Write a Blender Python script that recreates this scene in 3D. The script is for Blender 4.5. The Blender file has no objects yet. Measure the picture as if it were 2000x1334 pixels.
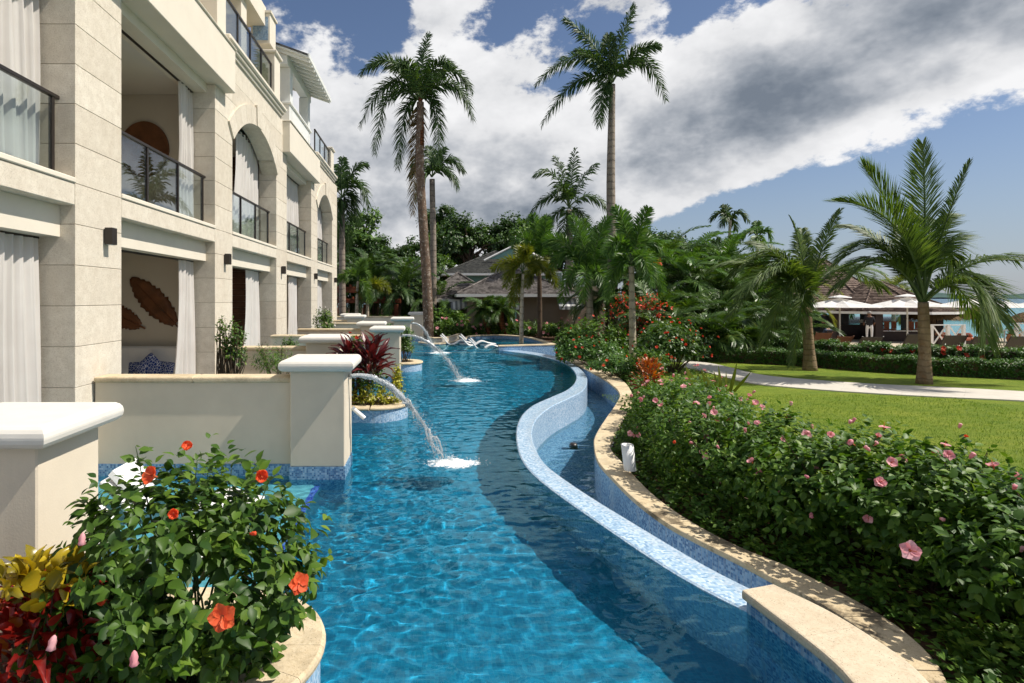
import bpy, bmesh, math, random
import numpy as np
from mathutils import Vector, Matrix, Euler

SC = bpy.context.scene
COL = SC.collection
rnd = random.Random(7)
PI = math.pi

# ------------------------------------------------------------------ camera
# level camera, eye 2.45 m above the pool water, shifted lens
F, CX, CY, H = 1150.0, 835.0, 582.0, 2.45
cam_d = bpy.data.cameras.new('camera')
cam_d.sensor_width = 36.0
cam_d.lens = 36.0 * F / 2000.0
cam_d.shift_x = (1000.0 - CX) / 2000.0
cam_d.shift_y = -(667.0 - CY) / 2000.0
cam_d.clip_start = 0.05
cam_d.clip_end = 30000
cam = bpy.data.objects.new('camera', cam_d)
cam.location = (0, 0, H)
cam.rotation_euler = (PI / 2, 0, 0)
COL.objects.link(cam)
SC.camera = cam

def at(px, py, Y):
    return Vector(((px - CX) * Y / F, Y, H - (py - CY) * Y / F))
def gp(px, py, z=0.0):
    Y = F * (H - z) / (py - CY)
    return Vector(((px - CX) * Y / F, Y, z))

# ------------------------------------------------------------------ node helpers
class NT:
    def __init__(self, tree):
        self.t = tree; self.N = tree.nodes; self.L = tree.links
    def new(self, kind, **kw):
        n = self.N.new(kind)
        for k, v in kw.items(): setattr(n, k, v)
        return n
    def put(self, sock, v):
        if v is None: return
        if isinstance(v, bpy.types.NodeSocket): self.L.new(v, sock)
        elif isinstance(v, (tuple, list)) and len(v) == 3 and sock.type == 'RGBA': sock.default_value = (*v, 1)
        else: sock.default_value = v
    def m(self, op, a, b=None, c=None, clamp=False):
        n = self.N.new('ShaderNodeMath'); n.operation = op; n.use_clamp = clamp
        self.put(n.inputs[0], a); self.put(n.inputs[1], b); self.put(n.inputs[2], c)
        return n.outputs[0]
    def mix(self, f, a, b, blend='MIX'):
        n = self.N.new('ShaderNodeMix'); n.data_type = 'RGBA'; n.blend_type = blend
        self.put(n.inputs[0], f); self.put(n.inputs[6], a); self.put(n.inputs[7], b)
        return n.outputs[2]
    def noise(self, vec, scale, detail=4, rough=.55, dist=0, dim='3D', out=0):
        n = self.N.new('ShaderNodeTexNoise'); n.noise_dimensions = dim
        self.put(n.inputs['Vector'], vec); n.inputs['Scale'].default_value = scale
        n.inputs['Detail'].default_value = detail; n.inputs['Roughness'].default_value = rough
        n.inputs['Distortion'].default_value = dist
        return n.outputs[out]
    def ramp(self, fac, stops, interp='LINEAR'):
        n = self.N.new('ShaderNodeValToRGB'); cr = n.color_ramp; cr.interpolation = interp
        while len(cr.elements) < len(stops): cr.elements.new(.5)
        for e, (p, c) in zip(cr.elements, stops):
            e.position = p; e.color = (*c, 1) if isinstance(c, (tuple, list)) else (c, c, c, 1)
        self.put(n.inputs[0], fac)
        return n.outputs[0]
    def maprange(self, v, a, b, c=0, d=1, kind='SMOOTHSTEP'):
        n = self.N.new('ShaderNodeMapRange'); n.interpolation_type = kind
        self.put(n.inputs[0], v)
        for i, q in enumerate((a, b, c, d)): self.put(n.inputs[1 + i], q)
        return n.outputs[0]
    def scalevec(self, v, s):
        n = self.N.new('ShaderNodeVectorMath'); n.operation = 'MULTIPLY'
        self.put(n.inputs[0], v); n.inputs[1].default_value = s
        return n.outputs[0]

# ------------------------------------------------------------------ sun
SUN = Vector((1.0, -0.11, 1.34)).normalized()         # direction towards the sun
sun_d = bpy.data.lights.new('sun', 'SUN')
sun_d.energy = 5.0; sun_d.angle = math.radians(.55); sun_d.color = (1, .935, .835)
sun = bpy.data.objects.new('sun', sun_d)
sun.rotation_euler = SUN.to_track_quat('Z', 'Y').to_euler()
sun.location = (20, 0, 30)
COL.objects.link(sun)
sun_d.cycles.is_caustics_light = True

# ------------------------------------------------------------------ world: sky with clouds
W = bpy.data.worlds.new('World'); SC.world = W; W.use_nodes = True
def build_world():
    T = NT(W.node_tree); T.N.clear()
    sky = T.new('ShaderNodeTexSky'); sky.sky_type = 'NISHITA'; sky.sun_disc = False
    sky.sun_elevation = math.asin(SUN.z); sky.sun_rotation = math.atan2(SUN.x, SUN.y)
    sky.air_density = 1.0; sky.dust_density = .6; sky.ozone_density = 2.2
    d = T.new('ShaderNodeTexCoord').outputs['Generated']
    sep = T.new('ShaderNodeSeparateXYZ'); T.L.new(d, sep.inputs[0])
    x, y, z = sep.outputs
    az = T.m('ARCTAN2', x, y); el = T.m('ARCSINE', z)
    # cloud coordinates: the view direction, puffs flattened towards the horizon
    cv = T.new('ShaderNodeCombineXYZ')
    T.L.new(x, cv.inputs[0]); T.L.new(y, cv.inputs[1]); T.L.new(T.m('MULTIPLY', z, 1.55), cv.inputs[2])
    P = cv.outputs[0]
    def shifted(v, off):
        n = T.N.new('ShaderNodeVectorMath'); n.operation = 'ADD'; T.L.new(v, n.inputs[0]); n.inputs[1].default_value = off
        return n.outputs[0]
    def gauss(px, py, sx, sy, rot=0.0, amp=1.0):
        """soft patch of sky centred on the direction that a point of the photograph looks along"""
        a0 = math.atan2(px - CX, F); e0 = math.atan2(CY - py, math.hypot(F, px - CX))
        du = T.m('SUBTRACT', az, a0); dv = T.m('SUBTRACT', el, e0)
        c, s = math.cos(rot), math.sin(rot)
        u = T.m('ADD', T.m('MULTIPLY', du, c / sx), T.m('MULTIPLY', dv, s / sx))
        v = T.m('ADD', T.m('MULTIPLY', du, -s / sy), T.m('MULTIPLY', dv, c / sy))
        q = T.m('ADD', T.m('MULTIPLY', u, u), T.m('MULTIPLY', v, v))
        return T.m('MULTIPLY', T.m('EXPONENT', T.m('MULTIPLY', q, -1.0)), amp)
    def add(*l):
        o = l[0]
        for k in l[1:]: o = T.m('ADD', o, k)
        return o
    P0 = shifted(P, (3.1, 1.7, .4)); P1 = shifted(P, (3.1 + .035, 1.7, .4 + .075))
    n1 = T.noise(P0, 4.3, 8, .62, .0)
    n1s = T.noise(P1, 4.3, 5, .60, .0)
    # coverage: where the cloud banks stand and where the sky is open
    lay = add(gauss(1760, 110, .42, .14, .30, .66), gauss(1380, 280, .28, .085, .20, .46),
              gauss(940, 280, .26, .17, 0, .50), gauss(870, 130, .09, .07, 0, .12), gauss(880, 10, .08, .030, 0, .30),
              gauss(590, 120, .11, .20, 0, .40), gauss(1290, 90, .12, .06, .3, .16), gauss(880, 400, .34, .09, 0, .62),
              gauss(760, 40, .05, .09, -.5, -.42), gauss(1010, 45, .075, .05, .2, -.36), gauss(1370, 10, .07, .030, .3, -.40),
              gauss(1850, 440, .30, .125, .28, -.95), gauss(1400, 460, .22, .06, .1, -.70), gauss(2300, 330, .3, .14, 0, -.5))
    dens = add(T.m('MULTIPLY', T.m('SUBTRACT', n1, .5), 2.9), lay)
    cm = T.maprange(dens, -.02, .17)
    # shading: sunny billows white, undersides and thick parts grey
    relief = T.m('MULTIPLY', T.m('SUBTRACT', n1s, n1), 2.6)
    n3 = T.noise(shifted(P, (9, 4, 2)), 5.5, 5, .6, .0)
    dark = add(relief, T.m('MULTIPLY', T.m('SUBTRACT', n3, .5), .85), T.maprange(dens, .1, 1.1, 0, .22),
               gauss(1800, 70, .42, .10, .26, .52), gauss(1500, 130, .16, .055, .40, .16), gauss(1320, 305, .10, .028, .1, .12), gauss(1130, 250, .22, .09, 0, -.26),
               gauss(1560, 228, .16, .025, .1, .22), gauss(930, 410, .34, .045, 0, .34), gauss(1010, 200, .08, .06, 0, .12),
               gauss(790, 330, .12, .06, 0, .18), gauss(860, 130, .1, .08, 0, -.30), gauss(1320, 80, .1, .05, .3, -.35),
               gauss(1500, 338, .3, .035, .23, -.36), gauss(1900, 200, .12, .035, .25, -.28), gauss(600, 130, .12, .2, 0, -.05))
    dm = T.maprange(dark, -.45, .95, 0, 1, 'LINEAR')
    ccol = T.ramp(dm, [(0, (.80, .80, .81)), (.34, (.66, .665, .68)), (.58, (.44, .46, .495)), (.82, (.25, .28, .325)), (1, (.16, .19, .235))])
    mult = T.new('ShaderNodeMix', data_type='RGBA', blend_type='MULTIPLY'); mult.inputs[0].default_value = 1
    base = T.mix(1.0, sky.outputs[0], (.078, .076, .080), 'MULTIPLY')
    # pale band of humid air low over the sea
    hz = T.maprange(el, .0, .24, .60, 0)
    base = T.mix(hz, base, (.29, .35, .45))
    out = T.mix(cm, base, ccol)
    bg = T.new('ShaderNodeBackground'); T.L.new(out, bg.inputs[0]); bg.inputs[1].default_value = 1.0
    w = T.new('ShaderNodeOutputWorld'); T.L.new(bg.outputs[0], w.inputs[0])
build_world()
W.cycles.sampling_method = 'MANUAL'; W.cycles.sample_map_resolution = 1024

SC.view_settings.view_transform = 'Standard'; SC.view_settings.look = 'None'
SC.view_settings.exposure = 0.22; SC.view_settings.gamma = 1.0; SC.view_settings.use_curve_mapping = False
SC.render.engine = 'CYCLES'
SC.cycles.use_denoising = True
SC.cycles.use_adaptive_sampling = True; SC.cycles.adaptive_threshold = .02
SC.cycles.max_bounces = 8; SC.cycles.transparent_max_bounces = 16; SC.cycles.glossy_bounces = 4
SC.cycles.diffuse_bounces = 3; SC.cycles.transmission_bounces = 6; SC.cycles.volume_bounces = 0
SC.cycles.caustics_reflective = False; SC.cycles.caustics_refractive = True
SC.cycles.sample_clamp_indirect = 6

# ------------------------------------------------------------------ object helpers
def Wm(o):
    b = Matrix.LocRotScale(o.location, o.rotation_euler, o.scale)
    if o.parent is None: return b
    return Wm(o.parent) @ o.matrix_parent_inverse @ b
def adopt(o, p):
    if p is not None:
        o.parent = p; o.matrix_parent_inverse = Wm(p).inverted()
    return o
def tag(o, label, cat, group=None, kind=None):
    o['label'] = label; o['category'] = cat
    if group: o['group'] = group
    if kind: o['kind'] = kind
    return o
def thing(name, label, cat, loc=(0, 0, 0), group=None):
    o = bpy.data.objects.new(name, None); o.location = loc; o.empty_display_size = .1
    COL.objects.link(o)
    return tag(o, label, cat, group)
def mesh_from(name, verts, faces, mat, smooth=False):
    me = bpy.data.meshes.new(name); me.from_pydata([tuple(v) for v in verts], [], faces)
    for k in (mat if isinstance(mat, (list, tuple)) else [mat]): me.materials.append(k)
    if smooth: me.polygons.foreach_set('use_smooth', [True] * len(me.polygons))
    me.update()
    return me
def put(name, me, parent=None, loc=(0, 0, 0), rot=(0, 0, 0), scale=(1, 1, 1)):
    o = bpy.data.objects.new(name, me); o.location = loc; o.rotation_euler = rot
    o.scale = scale if not isinstance(scale, (int, float)) else (scale,) * 3
    COL.objects.link(o)
    return adopt(o, parent)
def mobj(name, verts, faces, mat, parent=None, smooth=False):
    return put(name, mesh_from(name, verts, faces, mat, smooth), parent)
_boxc = {}
def box_mesh(dx, dy, dz, mat, ch=0.0):
    key = (round(dx, 4), round(dy, 4), round(dz, 4), mat.name, round(ch, 4))
    if key in _boxc: return _boxc[key]
    bm = bmesh.new(); bmesh.ops.create_cube(bm, size=1)
    bmesh.ops.scale(bm, vec=(dx, dy, dz), verts=bm.verts)
    if ch > 0: bmesh.ops.bevel(bm, geom=bm.edges[:], offset=min(ch, .45 * min(dx, dy, dz)), segments=1, affect='EDGES')
    me = bpy.data.meshes.new('box'); bm.to_mesh(me); bm.free(); me.materials.append(mat)
    _boxc[key] = me
    return me
def box(name, x0, x1, y0, y1, z0, z1, mat, parent=None, ch=0.0, rot=(0, 0, 0)):
    me = box_mesh(abs(x1 - x0), abs(y1 - y0), abs(z1 - z0), mat, ch)
    return put(name, me, parent, ((x0 + x1) / 2, (y0 + y1) / 2, (z0 + z1) / 2), rot)
class MB:
    """collects shapes into one mesh"""
    def __init__(self): self.v = []; self.f = []
    def add(self, v, f):
        b = len(self.v); self.v += [tuple(q) for q in v]; self.f += [tuple(i + b for i in q) for q in f]
    def box(self, x0, x1, y0, y1, z0, z1):
        self.add([(x0, y0, z0), (x1, y0, z0), (x1, y1, z0), (x0, y1, z0), (x0, y0, z1), (x1, y0, z1), (x1, y1, z1), (x0, y1, z1)],
                 [(3, 2, 1, 0), (4, 5, 6, 7), (0, 1, 5, 4), (1, 2, 6, 5), (2, 3, 7, 6), (3, 0, 4, 7)])
    def tube(self, pts, rad, n=8, caps=True):
        pts = [Vector(p) for p in pts]
        if isinstance(rad, (int, float)): rad = [rad] * len(pts)
        rings = []
        up = Vector((0, 0, 1))
        for i, p in enumerate(pts):
            d = (pts[min(i + 1, len(pts) - 1)] - pts[max(i - 1, 0)]).normalized()
            a = up.cross(d)
            if a.length < .05: a = Vector((1, 0, 0)).cross(d)
            a.normalize(); b = d.cross(a)
            rings.append([p + (a * math.cos(t) + b * math.sin(t)) * rad[i] for t in [2 * PI * k / n for k in range(n)]])
        v = [q for r in rings for q in r]; f = []
        for i in range(len(pts) - 1):
            for k in range(n):
                k2 = (k + 1) % n
                f.append((i * n + k, i * n + k2, (i + 1) * n + k2, (i + 1) * n + k))
        if caps:
            f.append(tuple(range(n))[::-1]); f.append(tuple(range((len(pts) - 1) * n, len(pts) * n)))
        self.add(v, f)
    def lathe(self, prof, c=(0, 0, 0), n=20, a0=0, a1=2 * PI):
        full = abs(a1 - a0 - 2 * PI) < 1e-6
        m = n if full else n + 1
        v = []
        for r, z in prof:
            for k in range(m):
                t = a0 + (a1 - a0) * k / n
                v.append((c[0] + r * math.cos(t), c[1] + r * math.sin(t), c[2] + z))
        f = []
        for i in range(len(prof) - 1):
            for k in range(n):
                k2 = (k + 1) % m if full else k + 1
                f.append((i * m + k, i * m + k2, (i + 1) * m + k2, (i + 1) * m + k))
        self.add(v, f)
    def obj(self, name, mat, parent=None, smooth=False):
        return mobj(name, self.v, self.f, mat, parent, smooth)
def copy_tree(o, parent=None):
    c = o.copy(); COL.objects.link(c); c.parent = parent
    for ch in list(o.children): copy_tree(ch, c)
    return c
def catmull(pts, n):
    """smooth curve through pts, n samples evenly spaced along it"""
    P = [Vector(p) for p in pts]; P = [2 * P[0] - P[1]] + P + [2 * P[-1] - P[-2]]
    out = []
    for i in range(1, len(P) - 2):
        for k in range(16):
            t = k / 16
            a, b, c, d = P[i - 1:i + 3]
            out.append(.5 * ((2 * b) + (c - a) * t + (2 * a - 5 * b + 4 * c - d) * t * t + (3 * b - a - 3 * c + d) * t ** 3))
    out.append(P[-2])
    L = [0]
    for i in range(1, len(out)): L.append(L[-1] + (out[i] - out[i - 1]).length)
    res = []; j = 0
    for k in range(n):
        s = L[-1] * k / (n - 1)
        while j < len(L) - 2 and L[j + 1] < s: j += 1
        u = (s - L[j]) / max(1e-9, L[j + 1] - L[j])
        res.append(out[j].lerp(out[j + 1], min(1, max(0, u))))
    return res
def plen(P): return sum((P[i + 1] - P[i]).length for i in range(len(P) - 1))
def ribbon(name, A, B, zprof, mat, parent=None, caps=True, smooth=False):
    """solid swept along two edge lines A and B; zprof = [(u, z)] across from A (0) to B (1)"""
    v = []; f = []; m = len(zprof)
    for a, b in zip(A, B):
        for u, z in zprof:
            p = a.lerp(b, u); v.append((p.x, p.y, z))
    for i in range(len(A) - 1):
        for k in range(m):
            k2 = (k + 1) % m
            f.append((i * m + k, (i + 1) * m + k, (i + 1) * m + k2, i * m + k2))
    if caps:
        f.append(tuple(range(m))); f.append(tuple(range((len(A) - 1) * m, len(A) * m))[::-1])
    return mobj(name, v, f, mat, parent, smooth)
# ------------------------------------------------------------------ materials
M = {}
def new_mat(name):
    m = bpy.data.materials.new(name); m.use_nodes = True
    T = NT(m.node_tree); T.N.clear()
    out = T.new('ShaderNodeOutputMaterial')
    return m, T, out
def pos(T): return T.new('ShaderNodeNewGeometry').outputs['Position']
def principled(T, color, rough=.6, bump=None, bump_s=.3, bump_d=.01, spec=.5, metal=0):
    p = T.new('ShaderNodeBsdfPrincipled')
    T.put(p.inputs['Base Color'], color); T.put(p.inputs['Roughness'], rough); p.inputs['Metallic'].default_value = metal
    p.inputs['Specular IOR Level'].default_value = spec
    if bump is not None:
        b = T.new('ShaderNodeBump'); b.inputs['Strength'].default_value = bump_s; b.inputs['Distance'].default_value = bump_d
        T.L.new(bump, b.inputs['Height']); T.L.new(b.outputs[0], p.inputs['Normal'])
    return p
def simple(name, c, rough=.6, var=.12, scale=6, bump=.15, bscale=40, spec=.4, metal=0, stain=0.0, local=False):
    m, T, out = new_mat(name)
    P = T.new('ShaderNodeTexCoord').outputs['Object'] if local else pos(T)
    n = T.noise(P, scale, 6, .6)
    lo = tuple(q * (1 - var) for q in c); hi = tuple(min(1, q * (1 + var)) for q in c)
    col = T.ramp(n, [(.3, lo), (.7, hi)])
    if stain:
        s = T.noise(T.scalevec(P, (1, 1, .25)), 1.3, 7, .65)
        col = T.mix(T.maprange(s, .52, .75, 0, stain), col, tuple(q * .55 for q in c))
    b = T.noise(P, bscale, 5, .6)
    p = principled(T, col, rough, b, bump, .01, spec, metal)
    T.L.new(p.outputs[0], out.inputs[0]); M[name] = m
    return m
def stone_mat(name, c1, c2, dark, pore=.5, stain=.35, scale=5.0, blotch=0.0):
    m, T, out = new_mat(name); P = pos(T)
    n = T.noise(P, scale, 8, .65); n2 = T.noise(P, scale * 7, 5, .7)
    rp = T.new('ShaderNodeObjectInfo').outputs['Random']
    col = T.ramp(n, [(.3, c1), (.7, c2)])
    col = T.mix(T.m('MULTIPLY', T.maprange(n2, .48, .7), .5), col, dark)
    col = T.mix(T.m('MULTIPLY', rp, .26), col, dark)
    st = T.noise(T.scalevec(P, (1.2, 1.2, .5)), .9, 8, .7)
    col = T.mix(T.maprange(st, .5, .72, 0, stain), col, dark)
    v = T.new('ShaderNodeTexVoronoi'); T.L.new(P, v.inputs['Vector']); v.inputs['Scale'].default_value = scale * 9
    pm = T.maprange(T.m('ADD', v.outputs['Distance'], T.m('MULTIPLY', T.m('SUBTRACT', n2, .5), .7)), .06, .24, 1, 0)
    pm = T.m('MULTIPLY', pm, T.maprange(T.noise(P, scale * 1.7, 4), .40, .56))
    col = T.mix(T.m('MULTIPLY', pm, pore), col, tuple(q * .55 for q in dark))
    if blotch:
        g = T.noise(P, 2.1, 9, .7, .4); g2 = T.noise(P, 9, 7, .7)
        gm = T.m('MULTIPLY', T.maprange(T.m('ADD', g, T.m('MULTIPLY', g2, .35)), .66, .78), blotch)
        col = T.mix(gm, col, (.085, .065, .042))
    h = T.m('SUBTRACT', T.m('ADD', T.m('MULTIPLY', n2, .6), T.m('MULTIPLY', n, .4)), T.m('MULTIPLY', pm, .8))
    p = principled(T, col, .85, h, .55, .012, .25)
    T.L.new(p.outputs[0], out.inputs[0]); M[name] = m
def mosaic_mat(name, stops, scale=36, rough=.22):
    m, T, out = new_mat(name); P = pos(T)
    v = T.new('ShaderNodeTexVoronoi', distance='CHEBYCHEV'); T.L.new(P, v.inputs['Vector'])
    v.inputs['Scale'].default_value = scale; v.inputs['Randomness'].default_value = .12
    hs = T.new('ShaderNodeSeparateColor'); T.L.new(v.outputs['Color'], hs.inputs[0])
    big = T.noise(P, 1.5, 4)
    col = T.ramp(T.m('ADD', T.m('MULTIPLY', hs.outputs[0], .8), T.m('MULTIPLY', big, .25)), stops, 'LINEAR')
    grout = T.maprange(v.outputs['Distance'], .40, .47)
    col = T.mix(T.m('MULTIPLY', grout, .12 if 'floor' in name else .5), col, (.40, .46, .52))
    p = principled(T, col, rough, T.m('SUBTRACT', T.m('MULTIPLY', hs.outputs[1], .25), grout), .3, .004, .5)
    T.L.new(p.outputs[0], out.inputs[0]); M[name] = m
def leaf_mat(name, c1, c2, c3=None, rough=.42, trans=.28, spec=.45, tcol=None):
    """foliage: a slightly different green for every leaf, glossy on top, light shining through"""
    m, T, out = new_mat(name)
    g = T.new('ShaderNodeNewGeometry')
    r = T.m('FRACT', T.m('ADD', g.outputs['Random Per Island'], T.new('ShaderNodeObjectInfo').outputs['Random']))
    n = T.noise(g.outputs['Position'], 1.3, 3)
    f = T.m('ADD', T.m('MULTIPLY', r, .75), T.m('MULTIPLY', T.m('SUBTRACT', n, .5), .7), clamp=True)
    stops = [(0, c1), (.62, c2)] + ([(.93, c3)] if c3 else [])
    col = T.ramp(f, stops)
    p = principled(T, col, rough, None, spec=spec)
    t = T.new('ShaderNodeBsdfTranslucent')
    tc = T.mix(1.0, col, tcol or (1.5, 1.5, .5), 'MULTIPLY'); T.L.new(tc, t.inputs[0])
    mx = T.new('ShaderNodeMixShader'); mx.inputs[0].default_value = trans
    T.L.new(p.outputs[0], mx.inputs[1]); T.L.new(t.outputs[0], mx.inputs[2])
    T.L.new(mx.outputs[0], out.inputs[0]); M[name] = m

stone_mat('coral_stone', (.62, .555, .455), (.76, .70, .59), (.41, .34, .25), pore=.85, stain=.36, scale=7.0)
stone_mat('coping_stone', (.60, .49, .32), (.70, .60, .43), (.40, .29, .16), pore=.55, stain=.3, scale=6, blotch=.22)
stone_mat('coping_stone_blotchy', (.56, .45, .28), (.68, .57, .39), (.36, .26, .14), pore=.7, stain=.4, scale=6, blotch=.8)  # same coping stone with stronger dark brown blotches
stone_mat('travertine', (.60, .50, .36), (.72, .63, .48), (.36, .27, .17), pore=.9, stain=.25, scale=7, blotch=.1)
simple('mortar', (.33, .28, .21), .95)
simple('plaster', (.68, .595, .465), .8, .05, 2, .12, 60, .3, stain=.22)
simple('plaster_light', (.70, .64, .535), .8, .04, 2, .08, 90, .3, stain=.08)
simple('cap_white', (.70, .67, .605), .55, .04, 5, .05, 60, .4, stain=.14)
simple('trim_white', (.74, .75, .72), .5, .04, 5, .05, 60, .4)
simple('bronze_metal', (.022, .016, .013), .38, .2, 5, .03, 80, .5)
simple('interior', (.58, .53, .44), .85, .03, 2, .05, 60, .2)
simple('ceiling_paint', (.66, .64, .58), .9, .02, 2, .03, 60, .2)
simple('wall_plank', (.085, .036, .018), .55, .35, 3, .3, 25, .4)
simple('carved_wood', (.15, .058, .022), .5, .35, 4, .5, 22, .4)
simple('pergola_wood', (.16, .042, .018), .6, .3, 3, .2, 25, .3)
simple('sofa_white', (.7, .7, .68), .9, .04, 4, .1, 60, .2)
simple('white_plastic', (.82, .82, .80), .35, .02, 5, .03, 60, .5)
simple('white_paint', (.78, .77, .74), .5, .04, 5, .05, 60, .4)
simple('soil', (.075, .042, .024), .95, .5, 18, 1.0, 45, .15)
simple('path_concrete', (.56, .52, .45), .85, .08, 3, .2, 70, .25, stain=.2)
simple('deck_stone', (.50, .42, .32), .85, .12, 2, .2, 30, .25, stain=.2)
simple('grey_wall', (.235, .195, .150), .85, .06, 1.5, .1, 50, .2, stain=.15)
simple('teal_wall', (.20, .36, .33), .85, .06, 1.5, .1, 50, .2, stain=.15)
simple('dark_void', (.012, .012, .013), .6)
simple('dark_wood', (.028, .013, .009), .5, .3, 3, .2, 25, .4)
simple('orange_wood', (.42, .105, .028), .45, .2, 6, .1, 40, .4)
simple('green_door', (.42, .44, .32), .7, .06)
simple('pool_ledge', (.42, .52, .56), .5, .1, 10, .1, 40, .4)
simple('awning_white', (.66, .66, .64), .8, .04)
simple('awning_grey', (.22, .23, .24), .8, .04)
simple('wicker', (.17, .075, .04), .8, .3, 50, .5, 120, .3)
simple('sling_grey', (.105, .092, .070), .75, .15, 30, .3, 150, .3)
simple('steel', (.55, .55, .55), .25, .05, metal=1)
simple('skin', (.22, .11, .065), .6, .05); simple('skin_pale', (.42, .26, .19), .6, .05)
simple('cloth_black', (.018, .018, .022), .85); simple('cloth_white', (.70, .70, .70), .85); simple('cloth_blue', (.07, .1, .17), .85)
simple('cap_red', (.5, .05, .02), .8); simple('hair_grey', (.30, .28, .26), .8)
simple('rim_cloth', (.35, .12, .08), .9, .4, 14)
simple('terracotta', (.33, .15, .07), .8, .15)
mosaic_mat('mosaic_blue', [(.05, (.045, .125, .28)), (.35, (.095, .22, .42)), (.65, (.19, .36, .56)), (.95, (.38, .53, .68))], 40)
mosaic_mat('mosaic_pale', [(.05, (.14, .28, .47)), (.3, (.28, .45, .64)), (.6, (.42, .58, .74)), (.95, (.60, .71, .82))], 40)
mosaic_mat('mosaic_purple', [(.1, (.05, .03, .35)), (.5, (.12, .08, .55)), (.95, (.3, .25, .7))], 30)
mosaic_mat('mosaic_floor', [(.05, (.016, .195, .315)), (.4, (.020, .215, .34)), (.7, (.026, .245, .375)), (.95, (.034, .28, .41))], 30, .4)

def fabric_mat():
    m, T, out = new_mat('curtain_fabric')
    n = T.noise(pos(T), 2.0, 3)
    p = principled(T, T.ramp(n, [(.3, (.70, .66, .62)), (.7, (.78, .75, .71))]), .9, None, spec=.2)
    t = T.new('ShaderNodeBsdfTranslucent'); t.inputs[0].default_value = (.75, .7, .65, 1)
    mx = T.new('ShaderNodeMixShader'); mx.inputs[0].default_value = .3
    T.L.new(p.outputs[0], mx.inputs[1]); T.L.new(t.outputs[0], mx.inputs[2]); T.L.new(mx.outputs[0], out.inputs[0])
    M['curtain_fabric'] = m
    m, T, out = new_mat('umbrella_fabric')
    p = principled(T, (.88, .87, .85), .85, None, spec=.2)
    t = T.new('ShaderNodeBsdfTranslucent'); t.inputs[0].default_value = (.8, .76, .70, 1)
    mx = T.new('ShaderNodeMixShader'); mx.inputs[0].default_value = .35
    T.L.new(p.outputs[0], mx.inputs[1]); T.L.new(t.outputs[0], mx.inputs[2]); T.L.new(mx.outputs[0], out.inputs[0])
    M['umbrella_fabric'] = m
fabric_mat()
def cushion_mat():
    m, T, out = new_mat('cushion_print')
    P = T.new('ShaderNodeTexCoord').outputs['Object']
    w = T.new('ShaderNodeTexVoronoi', feature='DISTANCE_TO_EDGE'); T.L.new(P, w.inputs['Vector']); w.inputs['Scale'].default_value = 9
    p = principled(T, T.mix(T.maprange(w.outputs['Distance'], .03, .07), (.62, .66, .72), (.02, .05, .22)), .9, None, spec=.2)
    T.L.new(p.outputs[0], out.inputs[0]); M['cushion_print'] = m
cushion_mat()
def glass_mat():
    m, T, out = new_mat('balcony_glass')
    f = T.new('ShaderNodeLayerWeight'); fz = T.m('ADD', T.m('MULTIPLY', T.m('POWER', f.outputs['Facing'], 4.0), .75), .10)
    tr = T.new('ShaderNodeBsdfTransparent'); tr.inputs[0].default_value = (.90, .94, .93, 1)
    gl = T.new('ShaderNodeBsdfGlossy'); gl.inputs['Roughness'].default_value = .015; gl.inputs[0].default_value = (.9, .95, 1, 1)
    mx = T.new('ShaderNodeMixShader'); T.L.new(fz, mx.inputs[0])
    T.L.new(tr.outputs[0], mx.inputs[1]); T.L.new(gl.outputs[0], mx.inputs[2]); T.L.new(mx.outputs[0], out.inputs[0])
    M['balcony_glass'] = m
glass_mat()
def bark_mat(name, c1, c2, rings=14, ringd=.5, patch=None):
    m, T, out = new_mat(name); P = pos(T)
    n = T.noise(T.scalevec(P, (1, 1, .5)), 5, 7, .65)
    sp = T.new('ShaderNodeSeparateXYZ'); T.L.new(P, sp.inputs[0])
    r = T.m('SINE', T.m('ADD', T.m('MULTIPLY', sp.outputs[2], rings), T.m('MULTIPLY', n, 7)))
    rr = T.maprange(r, .6, 1.0)
    col = T.ramp(n, [(.3, c1), (.7, c2)])
    if patch:
        col = T.mix(T.maprange(T.noise(P, 7, 7, .7), .54, .62), col, patch)
    col = T.mix(T.m('MULTIPLY', rr, ringd), col, tuple(q * .35 for q in c1))
    p = principled(T, col, .9, T.m('SUBTRACT', n, T.m('MULTIPLY', rr, .6)), .6, .03, .2)
    T.L.new(p.outputs[0], out.inputs[0]); M[name] = m
bark_mat('bark_royal', (.20, .16, .125), (.33, .28, .23), 16, .45)
bark_mat('bark_mottled', (.12, .075, .050), (.20, .14, .10), 10, .3, (.40, .35, .29))
bark_mat('bark_coconut', (.17, .115, .07), (.34, .25, .155), 34, .28, (.24, .15, .08))
bark_mat('bark_pale', (.36, .30, .21), (.50, .44, .33), 18, .45)
bark_mat('bark_brown', (.07, .045, .03), (.13, .09, .06), 10, .2)
bark_mat('crownshaft', (.13, .21, .05), (.20, .29, .08), 3, .1)
bark_mat('boot_brown', (.11, .035, .016), (.19, .075, .032), 34, .7)

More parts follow.
